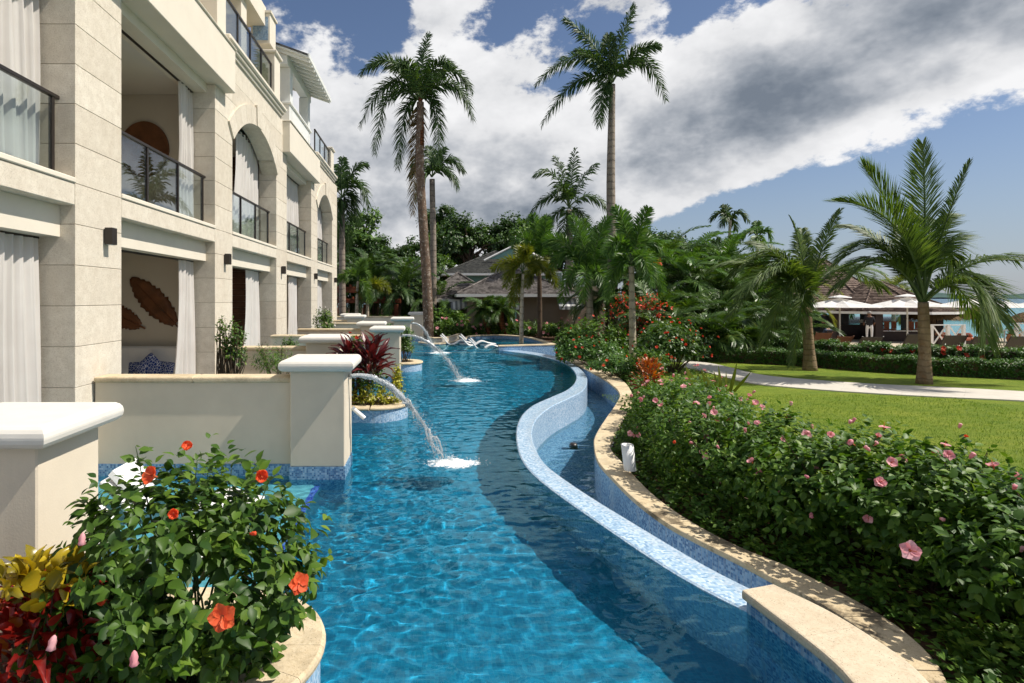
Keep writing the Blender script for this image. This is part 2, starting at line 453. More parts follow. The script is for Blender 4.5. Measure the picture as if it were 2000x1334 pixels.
leaf_mat('leaf_hibiscus', (.022, .064, .008), (.092, .172, .019), (.27, .36, .05), .46, .28, .32)
leaf_mat('leaf_hedge', (.034, .092, .012), (.094, .182, .021), (.23, .315, .042), .48, .28, .32)
leaf_mat('leaf_clipped', (0.033, 0.094, 0.014), (0.077, 0.172, 0.025), (0.166, 0.276, 0.041), .42, .22)
leaf_mat('leaf_royal', (0.028, 0.062, 0.017), (0.055, 0.108, 0.028), (0.117, 0.172, 0.041), .48, .22, .3)
leaf_mat('leaf_dry', (.10, .065, .02), (.18, .12, .04), None, .6, .2)
leaf_mat('leaf_coconut', (0.048, 0.090, 0.019), (0.103, 0.166, 0.036), (0.235, 0.276, 0.062), .50, .30, .3)
leaf_mat('leaf_foxtail', (0.045, 0.113, 0.019), (0.099, 0.205, 0.033), (0.212, 0.304, 0.045), .42, .3)
leaf_mat('leaf_areca', (0.035, 0.083, 0.015), (0.077, 0.151, 0.027), (0.224, 0.276, 0.049), .42, .26)
leaf_mat('leaf_yellow_palm', (.10, .13, .012), (.18, .20, .022), (.30, .27, .03), .45, .35)
leaf_mat('leaf_tree', (0.021, 0.054, 0.013), (0.051, 0.111, 0.019), (0.128, 0.210, 0.038), .45, .22)
leaf_mat('leaf_tree_bright', (0.048, 0.110, 0.017), (0.103, 0.193, 0.030), (0.207, 0.290, 0.048), .45, .28)
leaf_mat('leaf_croton', (.16, .010, .008), (.30, .020, .012), (.55, .30, .02), .3, .25, tcol=(1.4, .6, .4))
leaf_mat('leaf_croton_yellow', (.10, .10, .01), (.50, .36, .02), (.62, .50, .04), .3, .25, tcol=(1.3, 1.2, .4))
leaf_mat('leaf_croton_orange', (.28, .06, .01), (.48, .16, .015), (.55, .30, .03), .35, .25, tcol=(1.4, 1, .4))
leaf_mat('leaf_cordyline', (.055, .010, .012), (.125, .020, .022), (.26, .05, .035), .33, .25, tcol=(1.6, .6, .5))
leaf_mat('leaf_yellow', (.16, .19, .012), (.42, .40, .03), (.60, .52, .06), .4, .25)
leaf_mat('petal_orange', (.72, .085, .020), (.85, .15, .045), None, .6, .35, tcol=(1.3, 1, .8))
leaf_mat('petal_pink', (.74, .30, .34), (.86, .50, .52), None, .6, .35, tcol=(1.2, 1, 1))
leaf_mat('petal_red', (.60, .035, .015), (.75, .09, .03), None, .6, .3, tcol=(1.2, 1, .8))
leaf_mat('petal_white', (.75, .72, .68), (.82, .80, .76), None, .6, .3, tcol=(1, 1, 1))
simple('stamen', (.55, .12, .04), .6); simple('stem_green', (.06, .10, .025), .6); simple('twig', (.09, .06, .035), .85)
leaf_mat('thatch', (.11, .065, .025), (.20, .125, .05), (.30, .20, .09), .85, .05)
def lawn_mat():
    m, T, out = new_mat('lawn_grass'); P = pos(T)
    a = T.noise(P, .55, 6, .6, .4); b = T.noise(P, 5.5, 6, .7); c = T.noise(P, 55, 4, .7)
    e = T.noise(T.scalevec(P, (.35, 2.2, 1)), 1.6, 5, .65)
    f = T.m('ADD', T.m('ADD', T.m('MULTIPLY', a, .32), T.m('MULTIPLY', b, .25)), T.m('ADD', T.m('MULTIPLY', c, .25), T.m('MULTIPLY', e, .28)))
    col = T.ramp(f, [(.36, (.085, .155, .014)), (.50, (.155, .245, .020)), (.62, (.27, .33, .036)), (.75, (.37, .385, .075))])
    p = principled(T, col, .85, T.m('ADD', T.m('MULTIPLY', b, .5), c), 1.0, .06, .2)
    T.L.new(p.outputs[0], out.inputs[0]); M['lawn_grass'] = m
lawn_mat()
def shingle_mat(name, c1, c2, scale=5.0):
    m, T, out = new_mat(name); P = pos(T)
    v = T.new('ShaderNodeTexVoronoi'); T.L.new(T.scalevec(P, (1, 1, 1.5)), v.inputs['Vector']); v.inputs['Scale'].default_value = scale
    s = T.new('ShaderNodeSeparateColor'); T.L.new(v.outputs['Color'], s.inputs[0])
    col = T.ramp(T.m('ADD', T.m('MULTIPLY', s.outputs[0], .7), T.m('MULTIPLY', T.noise(P, 3, 6), .4)), [(.2, c1), (.85, c2)])
    p = principled(T, col, .9, T.m('ADD', s.outputs[0], T.noise(P, 30, 4)), .8, .03, .2)
    T.L.new(p.outputs[0], out.inputs[0]); M[name] = m
shingle_mat('shingle_bar', (.055, .035, .028), (.21, .155, .125))
shingle_mat('shingle_grey', (.06, .053, .05), (.20, .18, .168))
shingle_mat('shingle_dark', (.032, .034, .032), (.085, .085, .078))
shingle_mat('shingle_pav', (.04, .042, .045), (.12, .12, .12))

def water_mats():
    def mk(name, tint):
        m, T, out = new_mat(name)
        g = T.new('ShaderNodeBsdfGlass'); g.inputs['IOR'].default_value = 1.33; g.inputs['Roughness'].default_value = 0
        T.put(g.inputs[0], tint); T.L.new(g.outputs[0], out.inputs[0]); M[name] = m
    mk('pool_water', (.50, .88, .95)); mk('channel_water', (.72, .90, .93)); mk('ledge_water', (.8, .93, .96))
    m, T, out = new_mat('sea_water'); P = pos(T)
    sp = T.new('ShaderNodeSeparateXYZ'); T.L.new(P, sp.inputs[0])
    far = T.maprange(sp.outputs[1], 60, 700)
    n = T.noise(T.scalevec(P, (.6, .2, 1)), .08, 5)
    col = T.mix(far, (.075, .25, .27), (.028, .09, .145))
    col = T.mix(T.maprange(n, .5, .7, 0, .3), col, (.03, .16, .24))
    p = principled(T, col, .25, T.noise(T.scalevec(P, (.5, .25, 1)), 1.2, 5), .3, .3, .4)
    T.L.new(p.outputs[0], out.inputs[0]); M['sea_water'] = m
    m, T, out = new_mat('jet_water')
    f = T.new('ShaderNodeLayerWeight'); fz = T.m('ADD', T.m('MULTIPLY', T.m('POWER', f.outputs['Facing'], 4.0), .6), .10)
    tr = T.new('ShaderNodeBsdfTransparent'); tr.inputs[0].default_value = (.94, .97, .98, 1)
    g = T.new('ShaderNodeBsdfGlossy'); g.inputs['Roughness'].default_value = .08
    df = T.new('ShaderNodeBsdfDiffuse'); df.inputs[0].default_value = (.85, .87, .88, 1)
    tl = T.new('ShaderNodeBsdfTranslucent'); tl.inputs[0].default_value = (.85, .87, .88, 1)
    ad = T.new('ShaderNodeMixShader'); ad.inputs[0].default_value = .5
    T.L.new(df.outputs[0], ad.inputs[1]); T.L.new(tl.outputs[0], ad.inputs[2])
    a = T.new('ShaderNodeMixShader')
    T.L.new(T.maprange(T.noise(pos(T), 38, 4, .7), .36, .60, .15, .85), a.inputs[0])
    T.L.new(tr.outputs[0], a.inputs[1]); T.L.new(ad.outputs[0], a.inputs[2])
    mx = T.new('ShaderNodeMixShader'); T.L.new(fz, mx.inputs[0])
    T.L.new(a.outputs[0], mx.inputs[1]); T.L.new(g.outputs[0], mx.inputs[2]); T.L.new(mx.outputs[0], out.inputs[0]); M['jet_water'] = m
    simple('foam', (.85, .88, .9), .6, .03)
    m, T, out = new_mat('foam_patch')      # churned white water, broken up towards its rim
    df = T.new('ShaderNodeBsdfDiffuse'); df.inputs[0].default_value = (.86, .89, .9, 1); tr = T.new('ShaderNodeBsdfTransparent')
    sp = T.new('ShaderNodeSeparateXYZ'); T.L.new(pos(T), sp.inputs[0])
    k = T.m('ADD', T.noise(pos(T), 22, 6, .7), T.m('MULTIPLY', sp.outputs[2], 9.0))
    a = T.new('ShaderNodeMixShader'); T.L.new(T.maprange(k, .42, .66), a.inputs[0]); T.L.new(tr.outputs[0], a.inputs[1]); T.L.new(df.outputs[0], a.inputs[2]); T.L.new(a.outputs[0], out.inputs[0]); M['foam_patch'] = m
water_mats()
# ------------------------------------------------------------------ pool lines (read off the photograph onto the level ground)
def line(pts, z): return [gp(x, y, z) for x, y in pts]
BL_L = line([(1449, 1153), (1542, 1224), (1616, 1283), (1665, 1334), (1730, 1420), (1790, 1540)], .17)
BL_R = line([(1513, 1141), (1616, 1190), (1714, 1249), (1787, 1302), (1850, 1375), (1925, 1500)], .17)
INF_IN = line([(974, 684), (997, 687), (1042, 693), (1084, 703.5), (1111, 715.5), (1124.5, 732), (1123, 747), (1108, 762), (1075, 777), (1042, 792),
               (1021, 810), (1010.5, 831), (1008, 855), (1013, 885), (1027, 912), (1052, 938), (1100, 975), (1160, 1017), (1240, 1072), (1320, 1124), (1400, 1168), (1459, 1197)], 0)
INF_OUT = line([(978, 680.5), (1000, 683), (1045, 688.5), (1086, 697), (1119, 711), (1140, 727), (1147, 742.5), (1140.5, 762), (1115, 777), (1081, 793),
                (1056, 811), (1043, 829), (1039, 850), (1046, 876), (1062, 904), (1093, 930), (1155, 972), (1240, 1024), (1320, 1072), (1400, 1118), (1500, 1168)], 0)
COP_IN = line([(1079.5, 697.5), (1120, 710), (1165, 731), (1196, 752), (1210, 769), (1204, 786), (1179, 822), (1162, 851), (1160, 871), (1168, 901), (1199, 936), (1238, 974),
               (1297, 1018), (1361, 1053), (1444, 1094), (1522, 1136), (1591, 1172), (1669, 1221), (1738, 1270), (1800, 1335), (1840, 1420), (1860, 1520)], 0)
COP_OUT = line([(1090, 693), (1134, 703), (1182, 720), (1218, 744), (1235, 769), (1233, 794), (1210, 832), (1195, 862), (1194, 877), (1214, 900), (1263, 953), (1312, 993),
                (1375, 1032), (1454, 1071), (1542, 1106), (1640, 1155), (1728, 1204), (1792, 1253), (1836, 1302), (1856, 1345), (1890, 1430), (1905, 1525)], 0)
INF_IN = catmull(INF_IN, 120); INF_OUT = catmull(INF_OUT, 120)
COP_IN = catmull(COP_IN, 240); COP_OUT = catmull(COP_OUT, 240)
BL_L = catmull(BL_L, 40); BL_R = catmull(BL_R, 40)

def struct(o, name=None):
    o['kind'] = 'structure'; return o

# ------------------------------------------------------------------ ground
def ngon(name, pts, z, mat):
    return mobj(name, [(p[0], p[1], z) for p in pts], [tuple(range(len(pts)))], mat)
UP_C = (2.6, 30.6)
g = [(p.x, p.y) for p in COP_OUT[::-1]]
ring = g + [(6.3, 27.2), (6.6, 29.5), (6.2, 32.2), (5.0, 34.2), (2.5, 35.0), (0.0, 35.0), (-2.0, 36), (-13, 36), (-60, 40), (-120, 160), (160, 160), (20, 75), (21, 37), (120, 37), (120, -12), (3.35, -12)]
struct(ngon('ground', ring, -.10, M['soil']))
# lawn: laid on the ground, out to the clipped hedges
lawn = [gp(x, y, 0) for x, y in [(1180, 716), (1225, 752), (1250, 800), (1270, 900), (1500, 1040), (1760, 1180)]]
lawn = [(p.x + .75, p.y) for p in lawn] + [(4.4, 1.5), (4.4, -8), (60, -8), (60, 12), (19, 17.2), (17, 18.2), (15.6, 19.3), (14, 20.6), (12.2, 22.3), (10.8, 24), (8.2, 25.5), (5.8, 25.2)]
struct(ngon('lawn', lawn, -.02, M['lawn_grass']))
# concrete path curving across the lawn
PA = catmull([gp(x, y, 0) for x, y in [(1340, 704), (1400, 712), (1480, 731), (1560, 740), (1700, 750), (1850, 757), (2000, 765), (2300, 782)]], 60)
PB = catmull([gp(x, y, 0) for x, y in [(1330, 716), (1380, 727), (1460, 747), (1550, 757), (1700, 768), (1850, 776), (2000, 783), (2300, 803)]], 60)
path = thing('path', 'pale concrete garden path curving across the lawn', 'path'); del path['category']; path['kind'] = 'structure'
for i in range(0, 59, 6):
    a, b = PA[i:i + 7], PB[i:i + 7]
    if len(a) < 2: break
    e = .006
    a = [a[0].lerp(a[1], e)] + a[1:-1] + [a[-1].lerp(a[-2], e)]; b = [b[0].lerp(b[1], e)] + b[1:-1] + [b[-1].lerp(b[-2], e)]
    ribbon('path_slab', a, b, [(0, -.06), (0, .008), (.01, .015), (.99, .015), (1, .008), (1, -.06)], M['path_concrete'], path)

# ------------------------------------------------------------------ pool basin and water
left = -4.58
pool_poly = [(p.x + .03, p.y) for p in INF_IN[::-1]]          # near -> far along the overflow edge
near = [(p.x + .05, p.y) for p in BL_L[::-1]]
poly = near + pool_poly[3:] + [(3.0, 27.3), (left, 27.3), (left, 1.6), (1.7, 1.6)]
struct(ngon('pool_floor', poly, -.92, M['mosaic_floor']))
def prism(name, pts, z0, z1, mat):
    n = len(pts)
    v = [(x, y, z0) for x, y in pts] + [(x, y, z1) for x, y in pts]
    f = [tuple(range(n))[::-1], tuple(range(n, 2 * n))] + [(i, (i + 1) % n, n + (i + 1) % n, n + i) for i in range(n)]
    return mobj(name, v, f, mat)
from mathutils import noise as mnoise
def inside(P, x, y):
    c = False; j = len(P) - 1
    for i in range(len(P)):
        if (P[i][1] > y) != (P[j][1] > y) and x < (P[j][0] - P[i][0]) * (y - P[i][1]) / (P[j][1] - P[i][1]) + P[i][0]: c = not c
        j = i
    return c
def water_sheet(name, P, z, st, mat, amp=1.0):
    """rippled water surface over the outline P (kept a hand's width inside the surrounding walls)"""
    xs = [p[0] for p in P]; ys = [p[1] for p in P]; x0, x1, y0, y1 = min(xs), max(xs), min(ys), max(ys)
    nx, ny = int((x1 - x0) / st) + 1, int((y1 - y0) / st) + 1
    ok = {}; v = []
    for j in range(ny + 1):
        y = y0 + j * st
        cr = []
        k = len(P) - 1
        for i in range(len(P)):
            if (P[i][1] > y) != (P[k][1] > y): cr.append((P[k][0] - P[i][0]) * (y - P[i][1]) / (P[k][1] - P[i][1]) + P[i][0])
            k = i
        cr.sort()
        for i in range(nx + 1):
            x = x0 + i * st
            if not any(a - .04 <= x <= b + .04 for a, b in zip(cr[::2], cr[1::2])): continue
            calm = .65 + .5 * mnoise.noise((x * .35, y * .35, 11))
            h = .0125 * mnoise.noise((x * 1.9 + .3 * y, y * 3.0, 0)) + .0125 * mnoise.noise((x * 4.1, y * 6.3 - x, 3)) + .0085 * mnoise.noise((x * 9 + y, y * 13, 7)) + .0030 * mnoise.noise((x * 19, y * 25, 9))
            ok[(i, j)] = len(v); v.append((x, y, z + h * amp * calm))
    f = [(ok[i, j], ok[i + 1, j], ok[i + 1, j + 1], ok[i, j + 1]) for (i, j) in ok if (i + 1, j) in ok and (i + 1, j + 1) in ok and (i, j + 1) in ok]
    o = mobj(name, v, f, mat, None, True); o.cycles.is_caustics_caster = True
    return struct(o)
water_sheet('pool_water', [(x + .05, y) for x, y in poly], 0.0, .037, M['pool_water'])
chan = [(p.x + .03, p.y) for p in COP_IN[::-1]] + [(p.x - .08, p.y) for p in INF_OUT] + [(p.x - .08, p.y) for p in BL_R]
water_sheet('channel_water', chan, -.62, .05, M['channel_water'], .9)
struct(ngon('channel_floor', chan, -.95, M['mosaic_blue']))
# overflow wall between pool and catch channel
ow = thing('overflow_wall', 'pale blue mosaic overflow wall snaking between pool and catch channel', 'pool wall', INF_IN[60])
ribbon('mosaic_wall', INF_IN, INF_OUT, [(0, -1.45), (0, .008), (.06, .020), (.94, .014), (1, 0), (1, -1.0)], M['mosaic_pale'], ow, smooth=False)
sb = thing('stone_bench_wall', 'raised wall end topped with pitted travertine slabs at the near pool corner', 'pool wall', BL_L[4])
inL = [a.lerp(b, .10) for a, b in zip(BL_L, BL_R)]; inR = [a.lerp(b, .93) for a, b in zip(BL_L, BL_R)]
ribbon('mosaic_wall', [inL[0].lerp(inL[1], .35)] + inL[1:], [inR[0].lerp(inR[1], .35)] + inR[1:], [(0, -1.45), (0, .105), (1, .105), (1, -1.0)], M['mosaic_blue'], sb)
for i in range(0, 39, 13):
    a, b = BL_L[i:i + 14], BL_R[i:i + 14]
    if i: a = [a[0].lerp(a[1], .03)] + a[1:]; b = [b[0].lerp(b[1], .03)] + b[1:]
    ribbon('coping_slab', a, b, [(0.015, .105), (0, .12), (0, .155), (.02, .168), (.05, .172), (.95, .172), (.98, .168), (1, .155), (1, .12), (.985, .105)], M['travertine'], sb)
# outer channel wall with stone coping
cw = thing('channel_wall', 'long curving blue mosaic channel wall with weathered stone coping beside the flower hedge', 'pool wall', COP_IN[100])
wi = [a.lerp(b, .05) for a, b in zip(COP_IN, COP_OUT)]; wo = [a.lerp(b, .9) for a, b in zip(COP_IN, COP_OUT)]
ribbon('mosaic_wall', wi, wo, [(0, -1.05), (0, -.055), (1, -.055), (1, -.3)], M['mosaic_blue'], cw)
i = 0
while i < 239:
    j = min(239, i + rnd.choice((6, 7, 8)))
    a, b = COP_IN[i:j + 1], COP_OUT[i:j + 1]
    if len(a) < 2: break
    e = .035; dz = rnd.uniform(-.003, .003)
    a = [a[0].lerp(a[1], e)] + a[1:-1] + [a[-1].lerp(a[-2], e)]; b = [b[0].lerp(b[1], e)] + b[1:-1] + [b[-1].lerp(b[-2], e)]
    mt = M['coping_stone_blotchy'] if a[0].y < 7.2 or (12.5 < a[0].y < 15) else M['coping_stone']
    o = ribbon('coping_stone', a, b, [(.02, -.055), (0, -.045), (0, -.018), (.025, -.004 + dz), (.06, 0 + dz), (.94, 0 + dz), (.975, -.004 + dz), (1, -.018), (1, -.08)], mt, cw)
    i = j

# shallow ledge with loungers behind the near planter
lg = struct(box('pool_ledge', left, -1.53, 4.42, 8.2, -1.4, -.26, M['pool_ledge']))
box('edge_strip', -1.53, -1.45, 4.42, 8.2, -.30, -.255, M['mosaic_purple'], lg); box('riser', -1.53, -1.455, 4.42, 8.2, -1.4, -.302, M['mosaic_floor'], lg)
for (y0, y1) in ((8.9, 12.6), (13.4, 16.9)):
    struct(box('pool_ledge', left, -2.1, y0, y1, -1.4, -.26, M['pool_ledge']))

# ------------------------------------------------------------------ divider walls with capped pillars
def cap_mesh(dx, dy, dz, mat, r=.07, seg=4):
    key = ('cap', round(dx, 3), round(dy, 3), round(dz, 3), mat.name)
    if key in _boxc: return _boxc[key]
    bm = bmesh.new(); bmesh.ops.create_cube(bm, size=1); bmesh.ops.scale(bm, vec=(dx, dy, dz), verts=bm.verts)
    ed = [e for e in bm.edges if abs(e.verts[0].co.z - e.verts[1].co.z) < 1e-6]
    bmesh.ops.bevel(bm, geom=ed, offset=r, segments=seg, affect='EDGES', profile=.5)
    me = bpy.data.meshes.new('cap'); bm.to_mesh(me); bm.free(); me.materials.append(mat)
    _boxc[key] = me
    return me
def pool_wall(yf, xr, label, spout=False, size=.74, wall_left=-4.57, group='pool divider walls', low=False):
    t = thing('pool_divider_wall', label, 'wall', (xr - size / 2, yf + size / 2, 0), group)
    top = 1.46; x0 = xr - size; y1 = yf + size
    box('pillar', x0, xr, yf, y1, .17, top, M['plaster'], t, .012)
    box('tile_band', x0 - .006, xr + .006, yf - .006, y1 + .006, -1.4, .168, M['mosaic_blue'], t)
    o = put('cap', cap_mesh(size + .26, size + .26, .155, M['cap_white']), t, ((x0 + xr) / 2, (yf + y1) / 2, top + .0775))
    if x0 - wall_left > .1:
        box('wall_panel', wall_left, x0 - .002, yf + .14, yf + .40, .17, 1.285, M['plaster'], t)
        box('tile_band', wall_left, x0 - .008, yf + .134, yf + .406, -1.4, .168, M['mosaic_blue'], t)
        n = max(1, round((x0 - wall_left) / 1.2)); w = (x0 - .002 - wall_left) / n
        for k in range(n):
            put('coping', cap_mesh(w - .004, .34, .085, M['coping_stone'], .03, 3), t, (wall_left + w * (k + .5), yf + .27, 1.328))
    if spout:
        m = MB(); m.tube([(xr - .02, yf + .37, 1.33), (xr + .05, yf + .37, 1.335)], .035, 12)
        m.obj('spout', M['steel'], t)
    return t
W1 = pool_wall(7.96, -1.12, 'plaster wall with spout pillar whose arching jet lands nearest the camera', True)
W0 = pool_wall(3.92, -2.60, 'foreground plaster pillar with white cap cut off by the left picture edge', wall_left=-4.57)
pool_wall(12.9, -1.93, 'capped plaster pillar and low wall just behind the nearest spout pillar')
W2 = pool_wall(17.0, -.80, 'plaster wall with spout pillar behind the red cordyline bed', True)
pool_wall(20.5, -1.60, 'capped pillar and low wall just behind the second spout pillar')
W3 = pool_wall(25.4, -.72, 'plaster wall with the farthest spout pillar beside the raised round pool', True)
pool_wall(28.6, -3.18, 'short capped pillar near the far end of the stone building')
pool_wall(31.2, -3.74, 'smallest capped pillar beyond the corner of the stone building')
pool_wall(34.6, -.27, 'long far garden wall ending in a square pillar by the mottled palm trunk', wall_left=-6.0)
m = MB(); m.tube([at(688, 796, 8.45), at(712, 817, 8.45)], .03, 10); m.obj('drain_pipe', M['white_plastic'], W1)

# ------------------------------------------------------------------ half-round planters standing in the pool
def planter(cx, cy, r, xl, label, ztop=.30, cw_=.33):
    t = thing('planter', label, 'planter', (cx, cy, 0), 'round ended planters')
    def outline(rr, n=28):
        return [Vector((xl, cy - rr, 0)), Vector(((xl + cx) / 2, cy - rr, 0))] + [Vector((cx + rr * math.sin(PI * k / n), cy - rr * math.cos(PI * k / n), 0)) for k in range(n + 1)] + [Vector(((xl + cx) / 2, cy + rr, 0)), Vector((xl, cy + rr, 0))]
    O, I = outline(r), outline(r - cw_)
    ribbon('mosaic_wall', outline(r - .035), outline(r - cw_ + .02), [(0, -1.4), (0, ztop - .06), (1, ztop - .06), (1, -.2)], M['mosaic_pale'], t)
    cuts = [0, 1, 2, 7, 12, 16, 20, 25, 30, 31, 32]
    for a, b in zip(cuts[:-1], cuts[1:]):
        A, B = O[a:b + 1], I[a:b + 1]
        A = [A[0].lerp(A[1], .02)] + A[1:-1] + [A[-1].lerp(A[-2], .02)]; B = [B[0].lerp(B[1], .02)] + B[1:-1] + [B[-1].lerp(B[-2], .02)]
        ribbon('coping_stone', A, B, [(.06, ztop - .06), (.01, ztop - .05), (0, ztop - .03), (.02, ztop - .012), (.07, ztop), (.95, ztop), (1, ztop - .01), (1, ztop - .06)], M['coping_stone'], t)
    S = outline(r - cw_ - .004)
    mobj('soil', [(p.x, p.y, ztop - .09) for p in S], [tuple(range(len(S)))], M['soil'], t)
    return t
planter(-1.39, 3.65, .75, -4.5, 'large round ended planter holding the orange hibiscus in the foreground')
planter(-1.12, 12.25, .75, -4.5, 'round ended planter holding red cordyline and yellow foliage')
planter(-.90, 20.1, .75, -4.5, 'round ended planter holding a leafy green shrub by the second spout pillar')

# ------------------------------------------------------------------ raised round pool at the far end
up = thing('raised_pool_wall', 'raised round pool rim of stone coping over blue mosaic at the far end', 'pool wall', (3.4, 30, 0))
rim = [gp(905, 661, .25), gp(916, 655.5, .25), gp(945, 653.5, .25), gp(985, 653.5, .25), gp(1025, 656.5, .25), gp(1057, 662.5, .25), gp(1086, 671.5, .25)]
rimo = catmull(rim, 40)
cxy = Vector((3.2, 29.5, .25))
rimi = [p + (cxy - p).normalized() * .32 for p in rimo]
ribbon('mosaic_wall', [p + (cxy - p).normalized() * .03 for p in rimo], [p + (cxy - p).normalized() * .30 for p in rimo], [(0, -1), (0, .19), (1, .19), (1, -.5)], M['mosaic_blue'], up)
for k in range(0, 39, 4):
    A, B = rimo[k:k + 5], rimi[k:k + 5]
    A = [A[0].lerp(A[1], .02)] + A[1:]; B = [B[0].lerp(B[1], .02)] + B[1:]
    ribbon('coping_stone', A, B, [(0, .19), (0, .24), (.05, .25), (.95, .25), (1, .24), (1, .19)], M['coping_stone'], up)
fa, fb = gp(974, 675, .25), gp(1088, 672, .25)
q = Vector((0, .30, 0))
ribbon('front_wall', [fa, fb], [fa + q, fb + q], [(0, -1.2), (0, .20), (1, .20), (1, -1.2)], M['mosaic_blue'], up)
for k in range(4):
    a0 = fa.lerp(fb, k / 4 + .002); a1 = fa.lerp(fb, (k + 1) / 4); q0 = Vector((0, -.02, 0)); q1 = Vector((0, .32, 0))
    ribbon('coping_stone', [a0 + q0, a1 + q0], [a0 + q1, a1 + q1], [(0, .20), (0, .245), (.05, .255), (.95, .255), (1, .245), (1, .20)], M['coping_stone'], up)
bw = gp(905, 661, .25)
upp = [(p.x, p.y) for p in rimi[::-1]] + [(-2.0, 33), (-2.0, 27.3), (fa.x, 27.3), (fa.x, fa.y + .1), (fb.x, fb.y + .1)]
water_sheet('raised_pool_water', upp, .03, .08, M['pool_water'])
struct(ngon('raised_pool_floor', upp, -.45, M['mosaic_floor']))
# low curved spa rim by the farthest spout
sp = thing('spa_rim', 'low curved pale rim of a small spa beside the farthest spout pillar', 'pool wall', gp(850, 664, .1))
a = catmull([gp(818, 668, .12), gp(850, 671, .12), (gp(885, 667, .12)), gp(905, 660, .12)], 16); b = [p + Vector((-.05, .4, 0)) for p in a]
ribbon('mosaic_wall', a, b, [(.1, -1), (.1, .06), (.9, .06), (.9, -1)], M['mosaic_pale'], sp)
for k in range(0, 15, 3): ribbon('coping_stone', a[k:k + 4], b[k:k + 4], [(0, .06), (0, .12), (1, .12), (1, .06)], M['coping_stone'], sp)
a = catmull([gp(822, 654, .3), gp(850, 660, .3), gp(880, 657, .3), gp(903, 650, .3)], 16); b = [p + Vector((-.05, .5, 0)) for p in a]
ribbon('raised_wall', a, b, [(.02, -1), (.02, .24), (.98, .24), (.98, -1)], M['plaster_light'], sp)
for k in range(0, 15, 3): ribbon('coping_stone', a[k:k + 4], b[k:k + 4], [(0, .24), (0, .30), (1, .30), (1, .24)], M['coping_stone'], sp)

# ------------------------------------------------------------------ sea and far headland
struct(mobj('sea', [(-9000, 36, -2.6), (14000, 36, -2.6), (14000, 16000, -2.6), (-9000, 16000, -2.6)], [(0, 1, 2, 3)], M['sea_water']))
simple('headland_hazed', (.055, .095, .085), .95, .4, .012, .2, .05, .1)  # muted blue-green: the fading by distant haze is put into this colour
v = []; f = []; nx, ny = 160, 10
for j in range(ny):
    for i in range(nx):
        x = 1200 + i * 30; y = 3600 + j * 90
        h = (34 + 14 * math.sin(i * .13) + 8 * math.sin(i * .37 + 1) + 3 * math.sin(i * 1.1) + rnd.uniform(-2.5, 2.5)) * math.sin(PI * min(1, j / (ny - 1) + .02)) ** .6
        v.append((x, y, -4 + max(0, h) * min(1, i / 25)))
for j in range(ny - 1):
    for i in range(nx - 1): f.append((j * nx + i, j * nx + i + 1, (j + 1) * nx + i + 1, (j + 1) * nx + i))
struct(mobj('hills', v, f, M['headland_hazed'], smooth=True))
# ------------------------------------------------------------------ the stone hotel building on the left
FX = -4.60                                  # facade plane
RB = -5.13                                  # back of the pier reveals
PIER = [(2.55, 3.70), (7.69, 8.85), (12.75, 13.88), (17.93, 19.24), (23.30, 24.60), (28.40, 29.90)]
hotel = thing('hotel_building', 'cream coral stone hotel building with arches and glass balconies along the pool', 'building', (-8, 16, 0))
low = [3.95 - .535 * k for k in range(0, 8)]            # course lines downwards
high = [3.95 + .52 * k for k in range(0, 9)]
S = M['coral_stone']; J = .006
def block(x0, x1, y0, y1, z0, z1, name='stone_block'):
    return box(name, x0, x1, y0 + J * 0, y1, z0 + J / 2, z1 - J / 2, S, hotel, .004)
courses = list(zip(low[1:], low[:-1])) + list(zip(high[:-1], high[1:]))
courses = sorted(courses)
for k, (y0, y1) in enumerate(PIER):
    top = 7.07 if k in (1, 2, 3, 4) else 8.11
    for z0, z1 in courses:
        if z1 > 7.08: continue
        block(RB, FX, y0, y1, z0, z1)
    box('pier_core', RB + .02, FX - .02, y0 + .02, y1 - .02, low[-1], 8.1, M['mortar'], hotel)
# bays: opening between piers
BAYS = [(PIER[i][1], PIER[i + 1][0]) for i in range(5)]
ARCH = [False, False, True, False, True]
SPR, APX = 6.20, 7.05
def arch_z(y, y0, y1, off=0.0):
    """height of the arch curve (offset outwards) at y, None outside"""
    c = (y0 + y1) / 2; hs = (y1 - y0) / 2; rise = APX - SPR
    R = (hs * hs + rise * rise) / (2 * rise) + off; zc = APX - (R - off)
    d = y - c
    if abs(d) >= R: return None
    return zc + math.sqrt(R * R - d * d)
def spandrel(y0, y1, z0, z1):
    """the stones of one course beside and above the arch, cut to its curve"""
    out = []
    ext0, ext1 = y0 - .55, y1 + .55
    n = 48
    ys = [y0 + (y1 - y0) * i / n for i in range(n + 1)]
    segs = []; cur = []
    for y in ys:
        a = arch_z(y, y0, y1); lo_ = max(z0, a if a is not None else SPR)
        if lo_ < z1 - .004: cur.append((y, lo_))
        else:
            if len(cur) > 1: segs.append(cur)
            cur = []
    if len(cur) > 1: segs.append(cur)
    for s in segs:
        lo = [(y, z + J / 2) for y, z in s]
        pts = lo + [(s[-1][0], z1 - J / 2), (s[0][0], z1 - J / 2)]
        m_ = len(pts)
        v = [(FX, y, z) for y, z in pts] + [(FX - .45, y, z) for y, z in pts]
        f = [tuple(range(m_)), tuple(range(m_, 2 * m_))[::-1]] + [(i, m_ + i, m_ + (i + 1) % m_, (i + 1) % m_) for i in range(m_)]
        mobj('stone_block', v, f, S, hotel)
